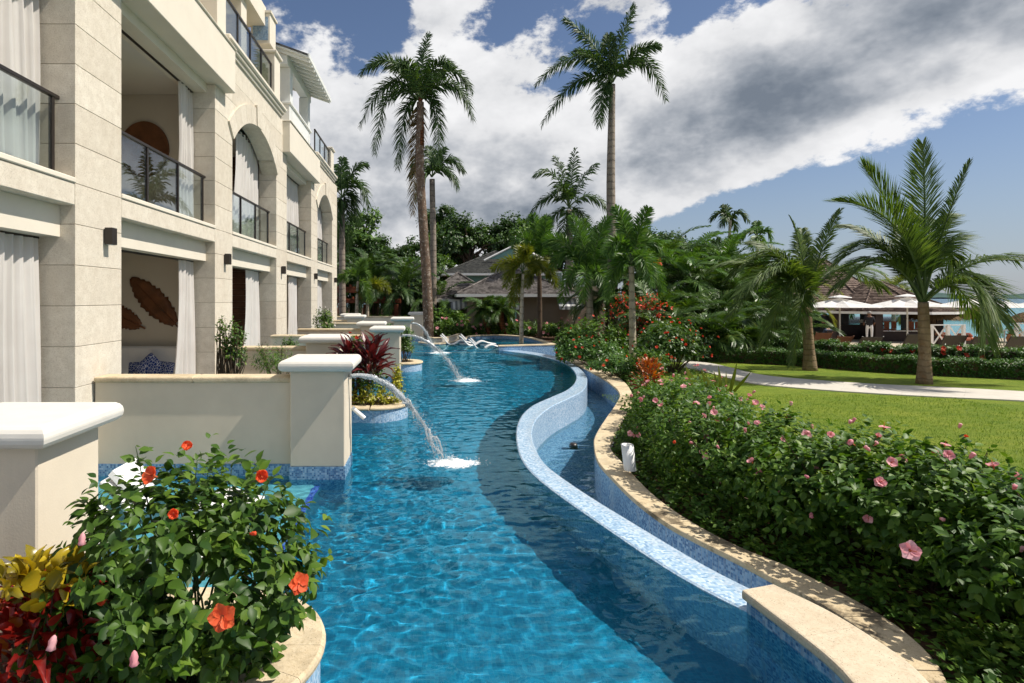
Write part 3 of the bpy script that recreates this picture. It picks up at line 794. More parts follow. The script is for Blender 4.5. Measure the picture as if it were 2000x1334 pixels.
for b, ((y0, y1), arch) in enumerate(zip(BAYS, ARCH)):
    # ground floor head: stone band, cream fascia box
    box('stone_band', RB + .02, FX - .001, y0 + .004, y1 - .004, 3.66, 3.944, S, hotel, .01)
    box('fascia_beam', RB - .12, -4.80, y0 + .002, y1 - .002, 3.25, 3.657, M['plaster_light'], hotel)
    box('balcony_sill', RB - .1, FX + .02, y0 + .003, y1 - .003, 3.948, 4.02, M['plaster_light'], hotel, .012)
    # balcony railing
    rl = thing('balcony_railing', 'x', 'x', (-4.84, (y0 + y1) / 2, 4.02))
    del rl['label'], rl['category']; adopt(rl, hotel)
    rx = -4.84
    box('handrail', rx - .03, rx + .035, y0 + .02, y1 + .02, 5.04, 5.09, M['bronze_metal'], rl, .006)
    box('bottom_rail', rx - .02, rx + .02, y0 + .02, y1 - .06, 4.06, 4.10, M['bronze_metal'], rl)
    npan = 3
    for q in range(npan + 1):
        yy = y0 + .05 + (y1 - y0 - .16) * q / npan
        box('post', rx - .025, rx + .025, yy - .025, yy + .025, 4.02, 5.04, M['bronze_metal'], rl)
        if q < npan:
            y2 = y0 + .05 + (y1 - y0 - .16) * (q + 1) / npan
            box('glass_pane', rx - .006, rx + .006, yy + .04, y2 - .04, 4.11, 5.03, M['balcony_glass'], rl)
    if arch:
        for z0, z1 in courses:
            if z0 > 5.5 and z1 > SPR + .02 and z1 < 8.2: spandrel(y0, y1, z0, z1)
        # pier stones continue above
        for k in (b, b + 1):
            pass
        # arch soffit backing and voussoirs
        n = 11; c = (y0 + y1) / 2; hs = (y1 - y0) / 2; rise = APX - SPR
        R = (hs * hs + rise * rise) / (2 * rise); zc = APX - R
        A = math.asin(hs / R)
        for q in range(n):
            t0 = -A + 2 * A * q / n + .0012; t1 = -A + 2 * A * (q + 1) / n - .0012
            key = q == n // 2
            ro = R + (.54 if key else .46); px_ = FX + (.075 if key else .045)
            pts = []
            for t, r in ((t0, R - .004), ((t0 + t1) / 2, R - .004), (t1, R - .004), (t1, ro), ((t0 + t1) / 2, ro), (t0, ro)):
                pts.append((c + r * math.sin(t), zc + r * math.cos(t)))
            m_ = len(pts)
            v = [(px_, y, z) for y, z in pts] + [(FX - .02, y, z) for y, z in pts]
            f = [tuple(range(m_)), tuple(range(m_, 2 * m_))[::-1]] + [(i, m_ + i, m_ + (i + 1) % m_, (i + 1) % m_) for i in range(m_)]
            mobj('voussoir', v, f, S, hotel)
        for side in (-1, 1):           # impost stones at the springing
            yy = c + side * (hs + .30)
            box('impost_stone', FX - .02, FX + .06, yy - .26, yy + .26, SPR - .16, SPR - .02, S, hotel, .01) if False else None
        # cornice above the arch bay: three stepped mouldings
        ya, yb = y0 - .62, y1 + .55
        box('cornice', FX - .4, FX + .05, ya, yb, 8.115, 8.20, M['plaster_light'], hotel, .01)
        box('cornice', FX - .4, FX + .11, ya, yb + .05, 8.203, 8.29, M['plaster_light'], hotel, .02)
        box('cornice', FX - .4, FX + .17, ya, yb + .1, 8.293, 8.42, M['plaster_light'], hotel, .03)
    else:
        # projecting cream balcony box over the square bay
        ya, yb = y0 - .55, y1 + (.62 if b else .55)
        box('balcony_box', RB - .5, FX + .24, ya, yb, 7.09, 8.05, M['plaster_light'], hotel, .012)
        box('box_coping', FX - .12, FX + .275, ya - .02, yb + .03, 8.053, 8.10, M['plaster_light'], hotel, .015)
        box('head_beam', RB - .1, -4.78, y0 + .003, y1 - .003, 6.90, 7.088, M['plaster_light'], hotel)
# stones of the piers above the balcony boxes' underside, beside the arches
for k, (y0, y1) in enumerate(PIER):
    for z0, z1 in courses:
        if z0 > 7.0 and z1 < 8.2:
            # only the half towards the arch bay stays in view
            block(RB, FX, y0 + (.0 if k in (0, 1, 3, 5) and False else 0), y1, z0, z1)
# rooms behind the openings
for b, (y0, y1) in enumerate(BAYS):
    wy = (PIER[b + 1][0] + PIER[b + 1][1]) / 2
    w0 = (PIER[b][0] + PIER[b][1]) / 2
    for fl, (z0, z1) in enumerate(((.25, 3.55), (4.02, 7.0))):
        box('party_wall', -10, RB - .004, wy - .12, wy + .12, z0, z1, M['interior'], hotel)
        box('room_floor', -10, RB + .1, w0 + .125, wy - .125, z0 - .12, z0 - .003, M['deck_stone'], hotel)
        box('room_ceiling', -10, RB - .13, w0 + .125, wy - .125, z1 + .004, z1 + .1, M['ceiling_paint'], hotel)
        box('back_wall', -10.2, -10.004, w0 + .125, wy - .125, z0, z1, M['interior'], hotel)
        box('curtain_track', -5.12, -5.06, y0 + .02, y1 - .02, z1 - (.33 if fl == 0 else .11), z1 - (.29 if fl == 0 else .07), M['bronze_metal'], hotel)
        if b in (2,):
            for q in range(17):
                zz = z0 + .19 * q
                if zz + .18 < z1: box('wall_plank', -9.9, RB - .01, wy - .15, wy - .125, zz, zz + .183, M['wall_plank'], hotel, .006)
box('party_wall', -10, RB - .004, 2.9, 3.1, .25, 7, M['interior'], hotel)
box('roof_slab', -10.4, FX - .46, 2.5, 29.9, 8.0, 8.28, M['plaster'], hotel)
box('rear_wall', -10.6, -10.22, 2.5, 29.9, -.1, 8.2, M['plaster'], hotel)
box('end_wall', -10.2, RB - .01, 29.55, 29.9, -.1, 8.2, M['coral_stone'], hotel)

# ---- top storey: set-back wall, piers, glass rails, pavilion roof
TZ = 8.42
def rail(y0, y1, x, zb, n, par=hotel):
    r = bpy.data.objects.new('balcony_railing', None); r.location = (x, (y0 + y1) / 2, zb); COL.objects.link(r); adopt(r, par)
    box('handrail', x - .03, x + .03, y0, y1, zb + 1.05, zb + 1.10, M['bronze_metal'], r)
    for q in range(n + 1):
        yy = y0 + .03 + (y1 - y0 - .06) * q / n
        box('post', x - .025, x + .025, yy - .025, yy + .025, zb, zb + 1.05, M['bronze_metal'], r)
        if q < n:
            y2 = y0 + .03 + (y1 - y0 - .06) * (q + 1) / n
            box('glass_pane', x - .006, x + .006, yy + .03, y2 - .03, zb + .06, zb + 1.04, M['balcony_glass'], r)
rail(13.55, 17.75, FX - .12, TZ, 4); rail(24.6, 28.2, FX - .12, TZ, 3)
def pier3(x0, x1, y0, y1, z0, z1):
    box('upper_pier', x0, x1, y0, y1, z0, z1, M['plaster_light'], hotel, .01)
    put('pier_cap', cap_mesh(x1 - x0 + .14, y1 - y0 + .14, .10, M['plaster_light'], .03, 2), hotel, ((x0 + x1) / 2, (y0 + y1) / 2, z1 + .051))
pier3(FX - .42, FX - .02, 17.80, 18.45, TZ, 9.85)
pier3(FX - .42, FX - .02, 28.25, 29.0, TZ, 9.6)
pier3(FX - .42, FX - .02, 12.95, 13.5, 8.1, 9.7)
box('upper_wall', -8.2, -6.9, 6.0, 18.6, 8.3, 11.6, M['plaster_light'], hotel)
for yy in (9.4, 13.3, 16.6):
    box('upper_column', -5.75, -5.25, yy, yy + .5, TZ, 11.5, M['plaster_light'], hotel, .01)
box('upper_beam', -6.9, -5.1, 6.0, 18.6, 11.0, 11.6, M['plaster_light'], hotel)
def tile_planter(x0, x1, y0, y1, z0, z1):
    p = box('roof_planter', x0, x1, y0, y1, z0, z1, M['plaster_light'], hotel, .01)
    box('mosaic_panel', x0 + .06, x1 - .06, y0 - .012, y0 - .002, z0 + .1, z1 - .12, M['mosaic_blue'], p)
    box('planter_rim', x0 - .05, x1 + .05, y0 - .05, y1 + .05, z1, z1 + .07, M['plaster_light'], p)
tile_planter(-5.55, -4.95, 18.5, 19.2, 10.45, 11.4)
tile_planter(-5.5, -4.98, 13.6, 14.2, 9.0, 9.85)
# bluish planter wall on the second balcony box
box('roof_planter', -5.7, -4.66, 19.9, 23.4, 8.1, 9.0, M['trim_white'], hotel, .01)
box('planter_rim', -5.76, -4.60, 19.84, 23.46, 9.003, 9.08, M['trim_white'], hotel, .01)
box('mosaic_panel', -4.9, -4.652, 23.41, 23.43, 8.15, 8.6, M['mosaic_blue'], hotel)
# pavilion: columns, beams, rafters, hipped shingle roof
EZ = 10.42; EX = -3.95; RY0, RY1 = 19.5, 23.9
for yy in (20.0, 23.0):
    box('pavilion_column', -5.02, -4.66, yy, yy + .36, 8.1, 10.28, M['trim_white'], hotel, .01)
    box('pavilion_column', -8.2, -7.84, yy, yy + .36, 8.1, 10.28, M['trim_white'], hotel, .01)
box('pavilion_beam', -4.99, -4.69, 19.7, 23.7, 10.285, 10.62, M['trim_white'], hotel, .01)
box('pavilion_beam', -8.2, -4.995, 20.02, 20.32, 10.285, 10.62, M['trim_white'], hotel, .01)
rfo = thing('pavilion_roof', 'x', 'x', (-6, 21.7, EZ)); del rfo['label'], rfo['category']; adopt(rfo, hotel)
sl = .36; rx_ = -6.8
def roof_slab(x0, x1, y0, y1, z0, z1, th, mat, name):
    v = [(x0, y0, z0), (x1, y0, z1), (x1, y1, z1), (x0, y1, z0), (x0, y0, z0 + th), (x1, y0, z1 + th), (x1, y1, z1 + th), (x0, y1, z0 + th)]
    return mobj(name, v, [(0, 1, 2, 3), (7, 6, 5, 4), (0, 4, 5, 1), (1, 5, 6, 2), (2, 6, 7, 3), (3, 7, 4, 0)], mat, rfo)
roof_slab(rx_, EX, RY0, RY1, EZ + (EX - rx_) * sl, EZ, .05, M['trim_white'], 'roof_board')
roof_slab(rx_, EX - .0, RY0 - .02, RY1 + .02, EZ + .055 + (EX - rx_) * sl, EZ + .055, .06, M['shingle_pav'], 'shingle_layer')
roof_slab(rx_, -9.6, RY0, RY1, EZ + (EX - rx_) * sl, EZ, .05, M['trim_white'], 'roof_board')
roof_slab(rx_, -9.6, RY0 - .02, RY1 + .02, EZ + .055 + (EX - rx_) * sl, EZ + .055, .06, M['shingle_pav'], 'shingle_layer')
for q in range(11):
    yy = RY0 + .12 + (RY1 - RY0 - .3) * q / 10
    v0 = roof_slab(-5.6, EX + .02, yy, yy + .07, EZ - .12 + (EX + 5.6) * sl, EZ - .12, .115, M['trim_white'], 'rafter')
roof_slab(EX - .01, EX + .04, RY0 - .03, RY1 + .03, EZ - .02, EZ - .02, .14, M['trim_white'], 'fascia_board')

# ---- wall lamps on the piers
lamp_words = ['on the nearest stone pier, largest of the row', 'on the second stone pier from the camera', 'on the third stone pier from the camera', 'on the fourth stone pier from the camera', 'on the far corner pier, smallest of the row']
for k in range(1, 6):
    y = PIER[k][0] + (.72 if k == 1 else .6); z = 3.33
    t = thing('wall_lamp', 'dark square wall lamp ' + lamp_words[k - 1], 'lamp', (FX, y, z), 'dark wall lamps on the stone piers')
    box('back_plate', FX + .002, FX + .02, y - .05, y + .05, z - .10, z + .10, M['bronze_metal'], t)
    box('lamp_body', FX + .02, FX + .135, y - .065, y + .065, z - .12, z + .12, M['bronze_metal'], t, .004)
    box('lens', FX + .04, FX + .115, y - .045, y + .045, z - .126, z - .1205, M['white_plastic'], t)

# ---- curtains
def curtain(y0, y1, zb, zt, label, x=-5.02, fl0=.0, fl1=.0, folds=6, amp=.055, tie=0.0, seed=0, group='white curtains in the hotel openings'):
    rr = random.Random(seed); n = folds * 10; mrow = 22
    ph = [rr.uniform(-.5, .5) for _ in range(folds + 2)]
    v = []; f = []
    for j in range(mrow + 1):
        s = j / mrow; z = zt + (zb - zt) * s
        a = y0 - fl0 * s ** 1.6 + tie * math.sin(PI * s) ; b = y1 + fl1 * s ** 1.6
        for i in range(n + 1):
            u = i / n
            k = u * folds; ki = int(min(folds - 1, k))
            w = math.sin(2 * PI * k + ph[ki] * s * 1.2) + .35 * math.sin(4.7 * PI * k + 2.1 * s + ph[ki + 1] * 3)
            dx = amp * w * (.55 + .5 * s) + .03 * math.sin(3 * s + 6 * u)
            v.append((x + dx, a + (b - a) * u + .012 * math.cos(2 * PI * k), z + .012 * math.sin(k * 2) * s))
    for j in range(mrow):
        for i in range(n): f.append((j * (n + 1) + i, j * (n + 1) + i + 1, (j + 1) * (n + 1) + i + 1, (j + 1) * (n + 1) + i))
    o = mobj('curtain', v, f, M['curtain_fabric'], None, True)
    return tag(o, label, 'curtain', group)
C = curtain
curtain(6.2, 7.60, .26, 3.22, 'long white curtain behind the foreground pillar at ground level', seed=1, folds=8)
curtain(6.1, 7.62, 4.05, 6.95, 'white curtain behind glass at the top left corner', x=-5.06, seed=2, folds=9)
curtain(11.85, 12.62, .26, 3.22, 'white curtain beside the carved leaves in the open ground floor room', fl0=.32, fl1=.12, seed=3, folds=4)
curtain(12.0, 12.70, 4.05, 6.88, 'white curtain in the open upper room above the carved leaves', fl0=.05, seed=4, folds=4, x=-5.08)
curtain(16.2, 17.5, .26, 3.22, 'white curtain in the ground floor opening with brown plank wall', fl0=.45, fl1=.1, seed=5, folds=4)
curtain(15.6, 17.7, 4.05, 6.95, 'white curtain under the nearer stone arch', fl0=.5, seed=6, folds=7, x=-5.1)
curtain(21.2, 22.6, .26, 3.22, 'white curtain in the ground floor opening between third and fourth piers', fl0=.2, seed=7, folds=4)
curtain(19.6, 23.1, 4.05, 6.88, 'wide white curtain filling the upper window between the two arches', seed=8, folds=12, x=-5.1)
curtain(26.6, 27.8, .26, 3.22, 'white curtain in the farthest ground floor opening', seed=9, folds=4)
curtain(25.4, 28.2, 4.05, 6.95, 'white curtain under the farther stone arch', seed=10, folds=9, x=-5.1)

# ---- carved wooden leaves, headboard and sofa in the open rooms
def carved_leaf(c, L, w, ang, label, seed):
    rr = random.Random(seed); t = thing('carved_leaf', label, 'wall art', c, 'carved wooden leaves on the room wall')
    n = 26; pl = []; pr = []
    for i in range(n + 1):
        s = i / n; ww = w * math.sin(PI * min(1, s * .93 + .05)) ** .62 * (1 + .11 * math.sin(i * 2.6 + seed) + .05 * math.sin(i * 5.1))
        pl.append((s * L - L / 2, ww / 2)); pr.append((s * L - L / 2, -ww / 2))
    ca, sa = math.cos(ang), math.sin(ang)
    v = []
    for i in range(n + 1):
        for (x, z), d in ((pl[i], .01), ((pl[i][0], pl[i][1] * .5), .05), ((pl[i][0], 0), .02), ((pr[i][0], pr[i][1] * .5), .05), (pr[i], .01)):
            v.append((c[0] + x * ca - z * sa, c[1] - d, c[2] + x * sa + z * ca))
    f = [(i * 5 + k, i * 5 + k + 1, (i + 1) * 5 + k + 1, (i + 1) * 5 + k) for i in range(n) for k in range(4)]
    o = mobj('blade', v, f, M['carved_wood'], t, True)
    s_ = o.modifiers.new('s', 'SOLIDIFY'); s_.thickness = .012
    m = MB(); m.tube([(c[0] - L * .62 * ca, c[1] - .03, c[2] - L * .62 * sa), (c[0], c[1] - .04, c[2]), (c[0] + L * .45 * ca, c[1] - .035, c[2] + L * .45 * sa)], [.02, .014, .004], 6)
    m.obj('midrib', M['carved_wood'], t)
WY = (PIER[2][0] + PIER[2][1]) / 2 - .125
carved_leaf(tuple(at(300, 588, WY)), 1.42, .56, -.80 + PI, 'large carved wooden leaf hanging diagonally beside the curtain', 1)
carved_leaf(tuple(at(236, 618, WY)), 1.0, .46, -.45 + PI, 'smaller carved wooden leaf half hidden by the nearest pier', 2)
hb = thing('round_headboard', 'round dark wood headboard in the upper open room', 'headboard', tuple(at(285, 290, WY)))
c = at(283, 292, WY)
m = MB()
ptsr = [(c.x + .55 * math.cos(a), c.z + .62 * math.sin(a)) for a in [2 * PI * k / 40 for k in range(40)]]
nn = 40
m.add([(x, WY - .05, z) for x, z in ptsr] + [(x, WY - .002, z) for x, z in ptsr], [tuple(range(nn))[::-1]] + [(i, (i + 1) % nn, nn + (i + 1) % nn, nn + i) for i in range(nn)])
m.obj('wood_panel', M['carved_wood'], hb)
sofa = thing('sofa', 'white sofa in the open ground floor room below the carved leaves', 'sofa', (-6.6, 12.7, .25))
box('seat', -8.0, -5.5, 12.2, 12.95, .35, .72, M['sofa_white'], sofa, .04)
box('backrest', -8.0, -5.5, 12.95, 13.16, .35, 1.38, M['sofa_white'], sofa, .04)
def cushion(c, s, rot, label):
    bm = bmesh.new(); bmesh.ops.create_grid(bm, x_segments=10, y_segments=10, size=.5)
    r = bmesh.ops.duplicate(bm, geom=bm.faces[:]);
    for v_ in bm.verts: v_.co.z = 0
    half = set(e for e in r['geom'] if isinstance(e, bmesh.types.BMVert))
    for v_ in bm.verts:
        k = (1 - (2 * v_.co.x) ** 4) * (1 - (2 * v_.co.y) ** 4)
        v_.co.z = (.16 if v_ in half else -.16) * max(0, k) ** .6
    me = bpy.data.meshes.new('cushion'); bm.to_mesh(me); bm.free(); me.materials.append(M['cushion_print'])
    me.polygons.foreach_set('use_smooth', [True] * len(me.polygons))
    o = put('cushion', me, None, c, rot, s)
    return tag(o, label, 'cushion', 'patterned cushions on the sofa')
cushion(tuple(at(272, 728, 12.7)), .46, (PI / 2 - .2, 0, .1), 'blue patterned cushion at the shadowed end of the sofa')
cushion(tuple(at(293, 720, 12.62)), .50, (PI / 2 - .25, PI / 4, 0), 'blue patterned cushion standing on its corner in the middle')
cushion(tuple(at(318, 727, 12.66)), .46, (PI / 2 - .2, .1, -.1), 'blue patterned cushion next to the white curtain')
# ------------------------------------------------------------------ foliage helpers
def unit(a): return a / np.maximum(1e-9, np.linalg.norm(a, axis=-1, keepdims=True))
def scatter_mesh(name, tv, tf, P, X, Z, S, mats, mi=None, smooth=False):
    """one mesh from many copies of a small template: placed at P, x axis along X, z axis near Z, size S"""
    tv = np.asarray(tv, float); P = np.asarray(P, float); X = unit(np.asarray(X, float)); Z = np.asarray(Z, float)
    Z = unit(Z - (Z * X).sum(1, keepdims=True) * X); Y = np.cross(Z, X)
    n, k = len(P), len(tv); S = np.asarray(S, float)
    if S.ndim == 1: S = S[:, None]
    V = P[:, None, :] + S[:, None, :] * (tv[None, :, 0:1] * X[:, None, :] + tv[None, :, 1:2] * Y[:, None, :] + tv[None, :, 2:3] * Z[:, None, :])
    V = V.reshape(-1, 3)
    idx = np.concatenate([np.array(q) for q in tf]); cnt = np.array([len(q) for q in tf])
    loops = (np.arange(n)[:, None] * k + idx[None, :]).reshape(-1)
    tot = np.tile(cnt, n); st = np.concatenate([[0], np.cumsum(tot)[:-1]])
    me = bpy.data.meshes.new(name)
    me.vertices.add(len(V)); me.vertices.foreach_set('co', V.reshape(-1).astype(np.float32))
    me.loops.add(len(loops)); me.loops.foreach_set('vertex_index', loops.astype(np.int32))
    me.polygons.add(len(tot)); me.polygons.foreach_set('loop_start', st.astype(np.int32)); me.polygons.foreach_set('loop_total', tot.astype(np.int32))
    for q in (mats if isinstance(mats, (list, tuple)) else [mats]): me.materials.append(q)
    if mi is not None: me.polygons.foreach_set('material_index', np.repeat(np.asarray(mi), len(tf)).astype(np.int32))
    if smooth: me.polygons.foreach_set('use_smooth', [True] * len(tot))
    me.update(calc_edges=True)
    return me
# leaf templates: unit length along x
LEAF4 = ([(0, 0, 0), (.42, 0, -.03), (1, 0, -.10), (.40, .27, .05), (.40, -.27, .05)], [(0, 1, 3), (1, 2, 3), (0, 4, 1), (1, 4, 2)])
LEAFN = ([(0, 0, 0), (.14, .17, .05), (.33, .30, .085), (.55, .27, .06), (.78, .14, 0), (1, 0, -.12), (.78, -.14, 0), (.55, -.27, .06), (.33, -.30, .085), (.14, -.17, .05), (.33, 0, .0), (.66, 0, -.02)],
         [(0, 10, 2, 1), (10, 11, 4, 3, 2), (11, 5, 4), (0, 9, 8, 10), (10, 8, 7, 6, 11), (11, 6, 5)])
LEAFS = ([(0, 0, 0), (.5, .30, .04), (1, 0, -.06), (.5, -.30, .04)], [(0, 3, 2, 1)])
def strap_leaf():
    """long arching leaf with a sunken midrib and a wavy margin"""
    n = 8; v = []; f = []
    for i in range(n + 1):
        t = i / n; w = .13 * math.sin(PI * min(1, .10 + .90 * t)) ** .75 + .008; z = .55 * t * (1 - t) * 1.1 - .10 * t * t
        for j in (-2, -1, 0, 1, 2):
            v.append((t * (1 - .06 * t), w * j / 2 * (1 + .10 * math.sin(i * 2.2 + j)), z + .035 * (j * j) / 4 * (1 if j else .2) + .018 * math.sin(i * 1.9 + j * 1.3) * (abs(j) == 2)))
    for i in range(n):
        for j in range(4): f.append((i * 5 + j, i * 5 + j + 1, (i + 1) * 5 + j + 1, (i + 1) * 5 + j))
    return v, f
STRAP = strap_leaf()
def tips_ellipsoid(rs, c, r, n, low=-.35, lump=.22, fill=.25):
    """branch tips spread over an uneven ellipsoid; returns points and outward directions"""
    d = unit(rs.normal(size=(n * 3, 3))); d = d[d[:, 2] > low][:n]
    k = rs.normal(size=(6, 3)) * 2.2; ph = rs.uniform(0, 6, 6)
    bump = 1 + lump * np.sin(d @ k.T + ph).mean(1) * 2
    rad = np.where(rs.uniform(size=len(d)) < fill, rs.uniform(.45, .95, len(d)), rs.uniform(.86, 1.08, len(d)))
    p = d * (bump * rad)[:, None] * np.asarray(r)
    return np.asarray(c) + p, unit(d / np.asarray(r))
def sprigs(rs, P, D, per, size, spread=.16, up=.35, droop=.25):
    """whorls of leaves around every tip"""
    n = len(P); Pp = np.repeat(P, per, 0); Dd = np.repeat(unit(D + np.array([0, 0, up])), per, 0)
    back = np.tile(np.linspace(0, 1, per), n)[:, None] * rs.uniform(.7, 1.3, (n * per, 1))
    ang = rs.uniform(0, 6.283, n * per) + np.tile(np.arange(per) * 2.4, n)
    a = unit(np.cross(Dd, rs.normal(size=(n * per, 3)) * .01 + np.array([.3, .1, 1.0]))); b = np.cross(Dd, a)
    rad = a * np.cos(ang)[:, None] + b * np.sin(ang)[:, None]
    pos_ = Pp - Dd * back * spread + rad * .012
    X = unit(rad * .9 + Dd * (.75 - .75 * back) + np.array([0, 0, -droop]) + rs.normal(size=(n * per, 3)) * .2)
    Z = unit(Dd * .6 + np.array([.35, -.15, 1.0]) + rs.normal(size=(n * per, 3)) * .45)
    S = size * rs.uniform(.6, 1.2, n * per) * (.72 + .38 * back[:, 0])
    return pos_, X, Z, S
def stems(base, P, rs, n, r0=.012, mat='twig', parent=None, name='stem', spread=.1):
    m = MB(); base = Vector(base)
    for i in rs.choice(len(P), min(n, len(P)), replace=False):
        e = Vector(P[i]); s = base + Vector((rs.uniform(-spread, spread), rs.uniform(-spread, spread), 0))
        mid = s.lerp(e, .5) + Vector((rs.normal() * .04, rs.normal() * .04, .06))
        m.tube([s, mid, e], [r0, r0 * .7, r0 * .25], 4, False)
    return m.obj(name, M[mat], parent)

# ---- hibiscus flowers
def petal_grid(L, w, bend, cup, n=5, k=3):
    v = []; f = []
    for i in range(n + 1):
        s = i / n; ww = w * (math.sin(PI * min(1, .12 + s * .78)) ** .7)
        x = L * math.cos(bend * s) * s; z = L * math.sin(bend * s) * s - .25 * L * s ** 3
        for j in range(-k, k + 1):
            u = j / k; ru = .055 * L * math.sin(j * 2.2 + i * 1.3) * s
            v.append((x - abs(u) ** 2 * .12 * L * s, ww * u * .5, z + cup * (u * u) * ww + ru))
    m = 2 * k + 1
    for i in range(n):
        for j in range(m - 1): f.append((i * m + j, i * m + j + 1, (i + 1) * m + j + 1, (i + 1) * m + j))
    return v, f
def flower_mesh(mat, open_=1.0, seed=0):
    key = ('flower', mat, open_, seed)
    if key in _boxc: return _boxc[key]
    rr = random.Random(seed); v = []; f = []; mi = []
    for p in range(5):
        pv, pf = petal_grid(.64, .62, .95 * (1 - open_) + .36, .14); a = 2 * PI * p / 5 + rr.uniform(-.12, .12)
        b = len(v); tw = rr.uniform(-.3, .3)
        for x, y, z in pv:
            z += y * tw; v.append((x * math.cos(a) - y * math.sin(a), x * math.sin(a) + y * math.cos(a), z + .1))
        f += [tuple(q + b for q in qq) for qq in pf]; mi += [0] * len(pf)
    m = MB(); m.tube([(0, 0, 0), (.02, .02, .35), (.05, .04, .68)], [.03, .025, .03], 5); m.tube([(0, 0, -.25), (0, 0, .12)], [.045, .085], 6)
    b = len(v); v += m.v; f += [tuple(q + b for q in qq) for qq in m.f]; mi += [1] * len(m.f)
    me = mesh_from('flower', v, f, [M[mat], M['stamen']], True)
    me.polygons.foreach_set('material_index', mi); _boxc[key] = me
    return me
def bud_mesh(mat, seed=0):
    key = ('bud', mat, seed)
    if key in _boxc: return _boxc[key]
    rr = random.Random(seed); m = MB()
    n = 10; v = []
    prof = [(.03, 0), (.12, .1), (.17, .3), (.15, .5), (.2, .66), (.11, .72)]
    for i, (r, z) in enumerate(prof):
        for k in range(n):
            a = 2 * PI * k / n + z * 1.6; rr_ = r * (1 + (.22 if k % 2 else -.12) * (z > .15))
            v.append((rr_ * math.cos(a), rr_ * math.sin(a), z))
    f = [(i * n + k, i * n + (k + 1) % n, (i + 1) * n + (k + 1) % n, (i + 1) * n + k) for i in range(len(prof) - 1) for k in range(n)]
    f.append(tuple(range(n * (len(prof) - 1), n * len(prof))))
    me = mesh_from('bud', v, f, M[mat], True); _boxc[key] = me
    return me
def add_flower(parent, p, d, size, mat, open_=.8, bud=False, seed=0, name='flower'):
    me = bud_mesh(mat, seed % 3) if bud else flower_mesh(mat, open_, seed % 3)
    q = Vector(d).to_track_quat('Z', 'Y'); e = (q @ Euler((0, 0, seed * 1.7)).to_quaternion()).to_euler()
    return put(name, me, parent, tuple(p), tuple(e), size)

def shrub(name, label, cat, c, r, tips, per, size, mat, seed, group=None, leaf=LEAF4, base_z=None, stemn=14, low=-.35, lump=.22, flowers=(), spread=.16, up=.35, fill=.25):
    rs = np.random.RandomState(seed)
    bz = base_z if base_z is not None else c[2] - r[2] * .8
    t = thing(name, label, cat, (c[0], c[1], bz), group)
    P, D = tips_ellipsoid(rs, c, r, tips, low, lump, fill)
    P[:, 2] = np.maximum(P[:, 2], bz + .04)
    o = put('foliage', scatter_mesh('foliage', *leaf, *sprigs(rs, P, D, per, size, spread, up), M[mat]), t); o['kind'] = 'stuff'
    if stemn: stems((c[0], c[1], bz - .03), P, rs, stemn, .014 * max(1, r[2]), 'twig', t)
    for fm, n, sz, bd in flowers:
        cand = [i for i in range(len(P)) if D[i][1] < .35 and D[i][2] > -.35]
        for q in range(n):
            i = cand[rs.randint(len(cand))]; d = unit(D[i] + rs.normal(size=3) * .35 + np.array([.15, -.35, .15]))
            add_flower(t, P[i] + D[i] * size * .8, d, sz * rs.uniform(.75, 1.1), fm, rs.choice([.3, .7, 1.0]), bd and rs.uniform() < .35, rs.randint(100))
    return t, P, D

# ------------------------------------------------------------------ palms
def frond(path, n, ll, wl, mat, rs, plume=.0, vee=.25, droop=.35, rad=.03, t0=.14, base=1.25, tip=.45, split=1.0):
    """feather frond along a 3D path: midrib plus leaflets on both sides"""
    path = [Vector(p) for p in path]
    N = len(path) - 1
    def ev(t):
        k = min(N - 1e-6, max(0, t * N)); i = int(k); return path[i].lerp(path[i + 1], k - i)
    v = []; f = []
    m = MB(); m.tube([ev(i / 10) for i in range(11)], [rad * (1 - .88 * i / 10) for i in range(11)], 4, False)
    v += m.v; f += m.f; mi = [1] * len(m.f)
    up = Vector((0, 0, 1))
    for i in range(n):
        t = t0 + (1 - t0) * (i + .5) / n
        p = ev(t); T = (ev(min(1, t + .02)) - ev(max(0, t - .02))).normalized()
        Sd = T.cross(up)
        if Sd.length < .15: Sd = T.cross(Vector((.3, 1, 0)))
        Sd.normalize(); Nn = Sd.cross(T)
        A = base + (tip - base) * t
        prof = math.sin(PI * min(1, .16 + .80 * (t - t0) / (1 - t0))) ** .55
        for s in (-1, 1):
            A2 = A + rs.normal() * .07; L = ll * prof * rs.uniform(.85, 1.1)
            rot = vee + rs.normal() * .08 + (rs.uniform(-plume, plume) if plume else 0)
            side = (Sd * s * math.cos(rot) + Nn * math.sin(rot))
            d = (T * math.cos(A2) + side * math.sin(A2)).normalized()
            q1 = p + d * L * .5 - up * droop * L * .12
            q2 = p + d * L * .93 - up * droop * L * .6
            wv = T * (wl * .5) if abs(d.dot(T)) < .9 else side * (wl * .5)
            b = len(v)
            v += [tuple(p - wv * .5), tuple(p + wv * .5), tuple(q1 - wv), tuple(q1 + wv), tuple(q2)]
            f += [(b, b + 1, b + 3, b + 2), (b + 2, b + 3, b + 4)]; mi += [0, 0]
    return v, f, mi
def frond_obj(parent, path, mat, rmat='stem_green', name='frond', **kw):
    v, f, mi = frond(path, mat=mat, **kw)
    me = mesh_from(name, v, f, [M[mat], M[rmat]]); me.polygons.foreach_set('material_index', mi)
    return put(name, me, parent)
def bez(a, b, c, n=12):
    return [(1 - t) ** 2 * a + 2 * t * (1 - t) * b + t * t * c for t in [i / n for i in range(n + 1)]]
